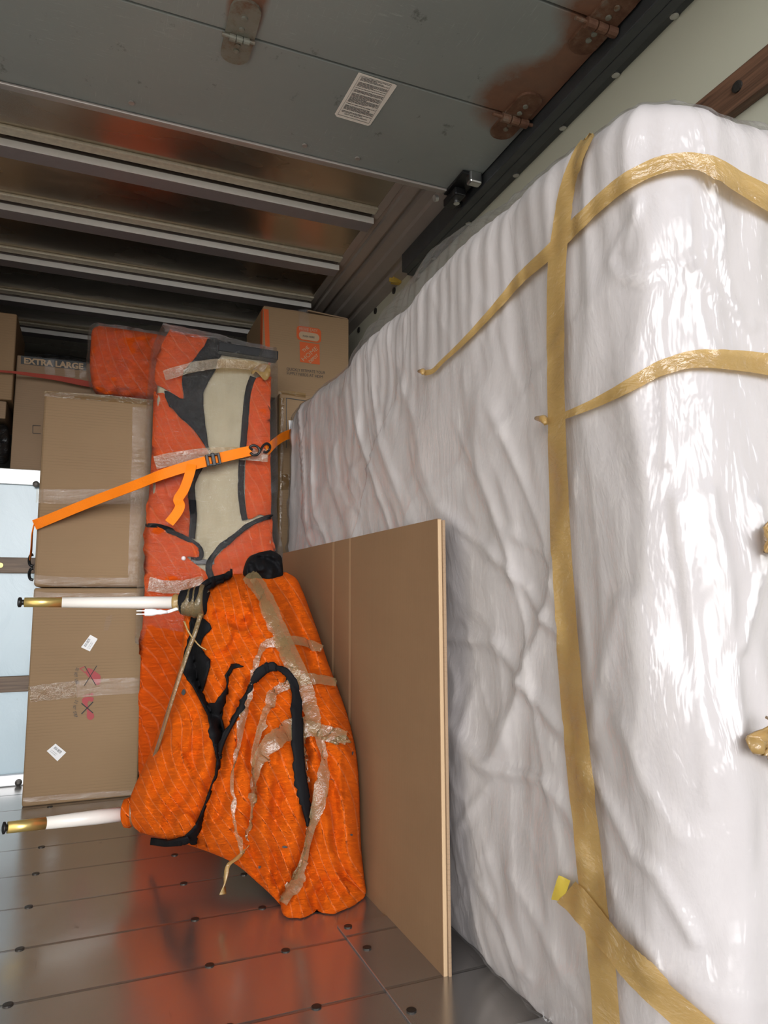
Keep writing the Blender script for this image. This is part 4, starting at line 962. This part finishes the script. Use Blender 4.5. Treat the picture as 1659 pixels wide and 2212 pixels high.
def arc_text(s, pts):
    P = catmull(pts, 60); n = len(s)
    for i, ch in enumerate(s):
        if ch == ' ': continue
        k = (i + .15) / n * 60; a = P[int(k)]; b = P[min(60, int(k + 60 / n * .75))]; r = b - a; L = np.hypot(*r) + 1e-6
        upv = np.array((r[1], -r[0])) / L * 6.5
        text(ch, (a[0], a[1]), (r[0] * (.9 if ch != 'I' else .25), r[1] * (.9 if ch != 'I' else .25)), (upv[0], upv[1]), lv, .004, .01, mm)
arc_text('DO NOT USE', [(165, 1442), (161, 1453), (161, 1466), (165, 1479)]); obj('printed_text', mm, M_inkgrey, lowb); mm = MB(); arc_text('DO NOT STEP', [(163, 1512), (158, 1525), (158, 1538), (162, 1551)])
obj('printed_text', mm, M_inkgrey, lowb)

# tall carton and printed moving box in the far right corner
tall, tv, _ = carton('cardboard_box', .968, 1.55, 3.985, 4.42, -1.0, 1.222, 'tall narrow brown carton at the far end of the mattress', M_card, .012)
mm = MB()
for a, b in (((618, 860), (660, 866)), ((618, 860), (618, 968))): stroke(a, b, 1.3, tv, mm)
obj('printed_frame', mm, M_inkgrey, tall)
ctape(tall, tv, [(602, 848, 6), (625, 849, 9), (660, 855, 10)], M_tanclear, 16)
ctape(tall, tv, [(609, 860, 10), (607, 980, 10), (603, 1180, 10)], M_tanclear, 20)
ctape(tall, tv, [(578, 1052, 34), (592, 1046, 34), (604, 1042, 34), (630, 1040, 34)], M_tanclear, 16)
obj('paper_label', patch([(623, 908), (650, 910), (650, 935), (625, 934)], tv, .003, 10), M_paper, tall)
hd, hdv, htf = carton('cardboard_box', .893, 1.455, 4.14, 4.66, 1.229, 1.806, 'printed brown moving box on top of the tall carton, beside the right wall', M_card, .008, None, .0)
mm = MB(); patch([(569.5, 667), (580, 669), (586, 852), (578, 862)], hdv, .002, 8, mm); obj('printed_stripe', mm, M_inkor, hd)
mm = MB(); mm.box(.8905, .893, 4.146, 4.20, 1.24, 1.79); obj('printed_stripe', mm, M_inkor, hd)
mm = MB(); mm.box(.90, 1.17, 4.15, 4.65, 1.806, 1.812, .002); mm.box(1.18, 1.45, 4.15, 4.65, 1.806, 1.815, .002, Matrix.Translation((1.45, 0, 1.806)) @ Matrix.Rotation(.06, 4, 'Y') @ Matrix.Translation((-1.45, 0, -1.806))); obj('box_flap', mm, M_card2, hd)
ctape(hd, hdv, [(655, 668, 22), (656, 690, 22), (657, 720, 20)], M_clear, 14)
def rr_poly(cx, cy, hw, hh, r, sk=.16):
    pts = []
    for (sx_, sy_, a0) in ((1, 1, 0), (-1, 1, 90), (-1, -1, 180), (1, -1, 270)):
        for a in (0, 22, 45, 68, 90):
            t = math.radians(a0 + a); x = sx_ * (hw - r) + r * math.cos(t); y = sy_ * (hh - r) + r * math.sin(t); pts.append((cx + x, cy + y + sk * x))
    return pts
mm = MB(); patch(rr_poly(667, 722.5, 26.5, 15.5, 8), hdv, .002, 12, mm); patch([(647, 738), (690, 744), (690.5, 788), (648, 782)], hdv, .002, 12, mm); obj('printed_logo', mm, M_inkor, hd)
mm = MB(); patch(rr_poly(667.5, 727, 22, 8.5, 8), hdv, .0032, 12, mm)
text('MOVE EASY', (646, 713), (40, 5), (0, -6), hdv, .0032, .0, mm)
text('THE', (656, 762), (12, -10), (-4.5, -5.4), hdv, .0034, .02, mm)
text('HOME', (656, 781), (31, -26), (-6, -7.2), hdv, .0034, 0, mm)
text('DEPOT', (670, 785), (18, -15.5), (-4.2, -5.2), hdv, .0034, .02, mm)
obj('printed_lettering', mm, M_kraftink, hd)
mm = MB(); text('PUSH HERE', (654, 728), (25, 3.4), (0, -4), hdv, .0045, .01, mm); obj('printed_text', mm, M_ink, hd); mm = MB()
text('QUICKLY ESTIMATE YOUR', (619, 800), (83, 8.6), (0, -6), hdv, .003, .0, mm); text('SUPPLY NEEDS AT', (619, 808.5), (58, 6.5), (0, -6), hdv, .003, 0, mm); text('HDM', (680, 815.5), (17, 2), (0, -6), hdv, .003, 0, mm)
obj('printed_text', mm, M_ink, hd)

# attic boxes
xl, xv, _ = carton('cardboard_box', -.480, .07, 4.50, 5.0, .745, 1.430, 'brown box lettered in a dark band, on the attic deck behind the small orange parcel', M_card2, .008)
mm = MB(); patch([(45, 768), (189, 783), (187, 801), (45, 786)], xv, .002, 14, mm); obj('printed_band', mm, M_inkgrey, xl)
mm = MB(); text('EXTRA LARGE', (52, 785), (128, 13), (0.2, -12.5), xv, .004, .045, mm); obj('printed_text', mm, M_kraftink, xl)
mm = MB(); [stroke(a, b, 1.2, xv, mm) for a, b in (((71, 919), (88, 920)), ((71, 919), (71, 936)), ((71, 936), (88, 937)))]; obj('printed_frame', mm, M_ink, xl)
for pth in ([(107, 778, 20), (108, 800, 22), (110, 813, 22)], [(150, 790, 22), (151, 805, 22), (152, 816, 22)], [(179, 792, 14), (179, 806, 14), (179, 818, 14)]): ctape(xl, xv, pth, M_clear, 8, .005)
lb, lbv, _ = carton('cardboard_box', -1.15, -.485, 4.44, 4.95, 1.14, 1.655, 'large plain brown box at the left edge, raised on the attic pile', M_card, .008)
sb2, _, _ = carton('cardboard_box', -1.10, -.515, 4.47, 4.90, 1.035, 1.138, 'flat dark brown box squeezed beneath the large plain box at the left edge', M_card2, .006)
bk = lump([(-60, 915, 4.56, 8, 916, 4.56, .02, .1), (-90, 930, 4.56, 18, 926, 4.55, .08, .2), (-95, 965, 4.55, 21, 950, 4.55, .10, .22), (-90, 985, 4.55, 18, 985, 4.55, .09, .2), (-70, 1000, 4.56, 10, 1000, 4.56, .03, .12)], 30, 30, 2.6, lambda u, v: .02 * float(ridge(u / 30., v / 10., 4)), .012, 3, 20., .747)
tag(obj('plastic_bundle', bk, M_bagblack, None, True), 'dark plastic-wrapped roll on the attic deck under the boxes at the left edge', 'bundle')
bk = lump([(100, 764, 4.66, 150, 770, 4.66, .0, .03), (80, 768, 4.64, 190, 782, 4.64, .03, .08), (78, 776, 4.64, 190, 790, 4.64, .03, .08)], 24, 16, 2.4, lambda u, v: .02 * float(ridge(u / 14., v / 8., 4)), .012, 3, 12., 1.432)
tag(obj('plastic_bag', bk, M_bagblack, None, True), 'crumpled black plastic bag lying on the lettered attic box', 'bag')
# red strap across the attic boxes
mm = free_ribbon([(-20, 801, 4.40), (15, 803, 4.405), (36, 805, 4.41), (80, 811, 4.43), (130, 818, 4.44), (200, 831, 4.44), (260, 838, 4.44)], 50, lambda t: .012 + .022 * max(0, min(1, (t - .25) * 2)))
tag(obj('strap', mm, M_redstrap), 'faded red strap stretched across the attic boxes', 'strap')

# ------------------------------------------------------------------ orange cargo strap with buckle and hook
cs = thing('cargo_strap', (.3, 3.7, .3), 'bright orange cargo strap with black buckle stretched across the headboard and boxes', 'strap')
mm = free_ribbon([(74, 1134, 3.945), (100, 1124, 3.94), (200, 1083, 3.84), (300, 1045, 3.68), (345, 1027, 3.585), (400, 1009, 3.55), (455, 994, 3.54), (500, 983, 3.535), (543, 973, 3.54)], 90, .052)
obj('webbing', mm, M_strap, cs)
mm = free_ribbon([(576, 974, 3.56), (592, 958, 3.63), (606, 947, 3.74), (622, 939, 3.83), (650, 930, 3.90)], 40, .050)
obj('webbing', mm, M_strap, cs)
mm = free_ribbon([(414, 1003, 3.535), (410, 1022, 3.52), (398, 1056, 3.52), (385, 1078, 3.525), (389, 1092, 3.515), (384, 1105, 3.51), (375, 1118, 3.505), (365, 1130, 3.50)], 60, .046, None, None, (1, 0, .25))
obj('loose_tail', mm, M_strap, cs)
mm = free_ribbon([(74, 1132, 3.95), (70, 1150, 3.97), (68, 1180, 4.10), (66, 1205, 4.25)], 30, .03, None, None, (0, 1, 0)); obj('webbing', mm, M_strap, cs)
c = aty(460, 993, 3.53); tf = Matrix.Translation(c) @ Matrix.Rotation(-.22, 4, 'Y')
mm = MB(); mm.box(-.034, .034, -.012, .012, .018, .028, .003, tf); mm.box(-.034, .034, -.012, .012, -.03, -.02, .003, tf); mm.box(-.036, -.022, -.016, .012, -.03, .028, .003, tf); mm.box(-.008, .010, -.018, .012, -.034, .032, .004, tf); mm.box(.024, .036, -.016, .012, -.03, .028, .003, tf)
obj('buckle', mm, M_plastic, cs)
hk = catmull([(545, 972, 3.535), (540, 966, 3.530), (548, 962, 3.525), (557, 966, 3.525), (561, 974, 3.525), (556, 982, 3.525), (547, 983, 3.525), (541, 978, 3.530)], 40)
hk2 = catmull([(549, 983, 3.525), (557, 981, 3.525), (563, 972, 3.525), (569, 962, 3.535), (577, 958, 3.545), (583, 963, 3.555), (582, 971, 3.565), (575, 977, 3.555), (570, 976, 3.550)], 40)
mm = MB(); mm.tube([aty(*p) for p in hk], .0065, 10); mm.tube([aty(*p) for p in hk2], .0065, 10); obj('hook', mm, M_black, cs, True)
mm = MB()
for v0 in (1196, 1226): mm.tube([aty(*p) for p in catmull([(72, v0 + 2, 4.30), (66, v0 + 4, 4.30), (63, v0 + 14, 4.32), (65, v0 + 24, 4.33), (72, v0 + 27, 4.33)], 20)], .008, 10)
obj('hook', mm, M_black, cs, True)

for o in bpy.data.objects:
    for k_ in ('_base', '_front'):
        if k_ in o: del o[k_]
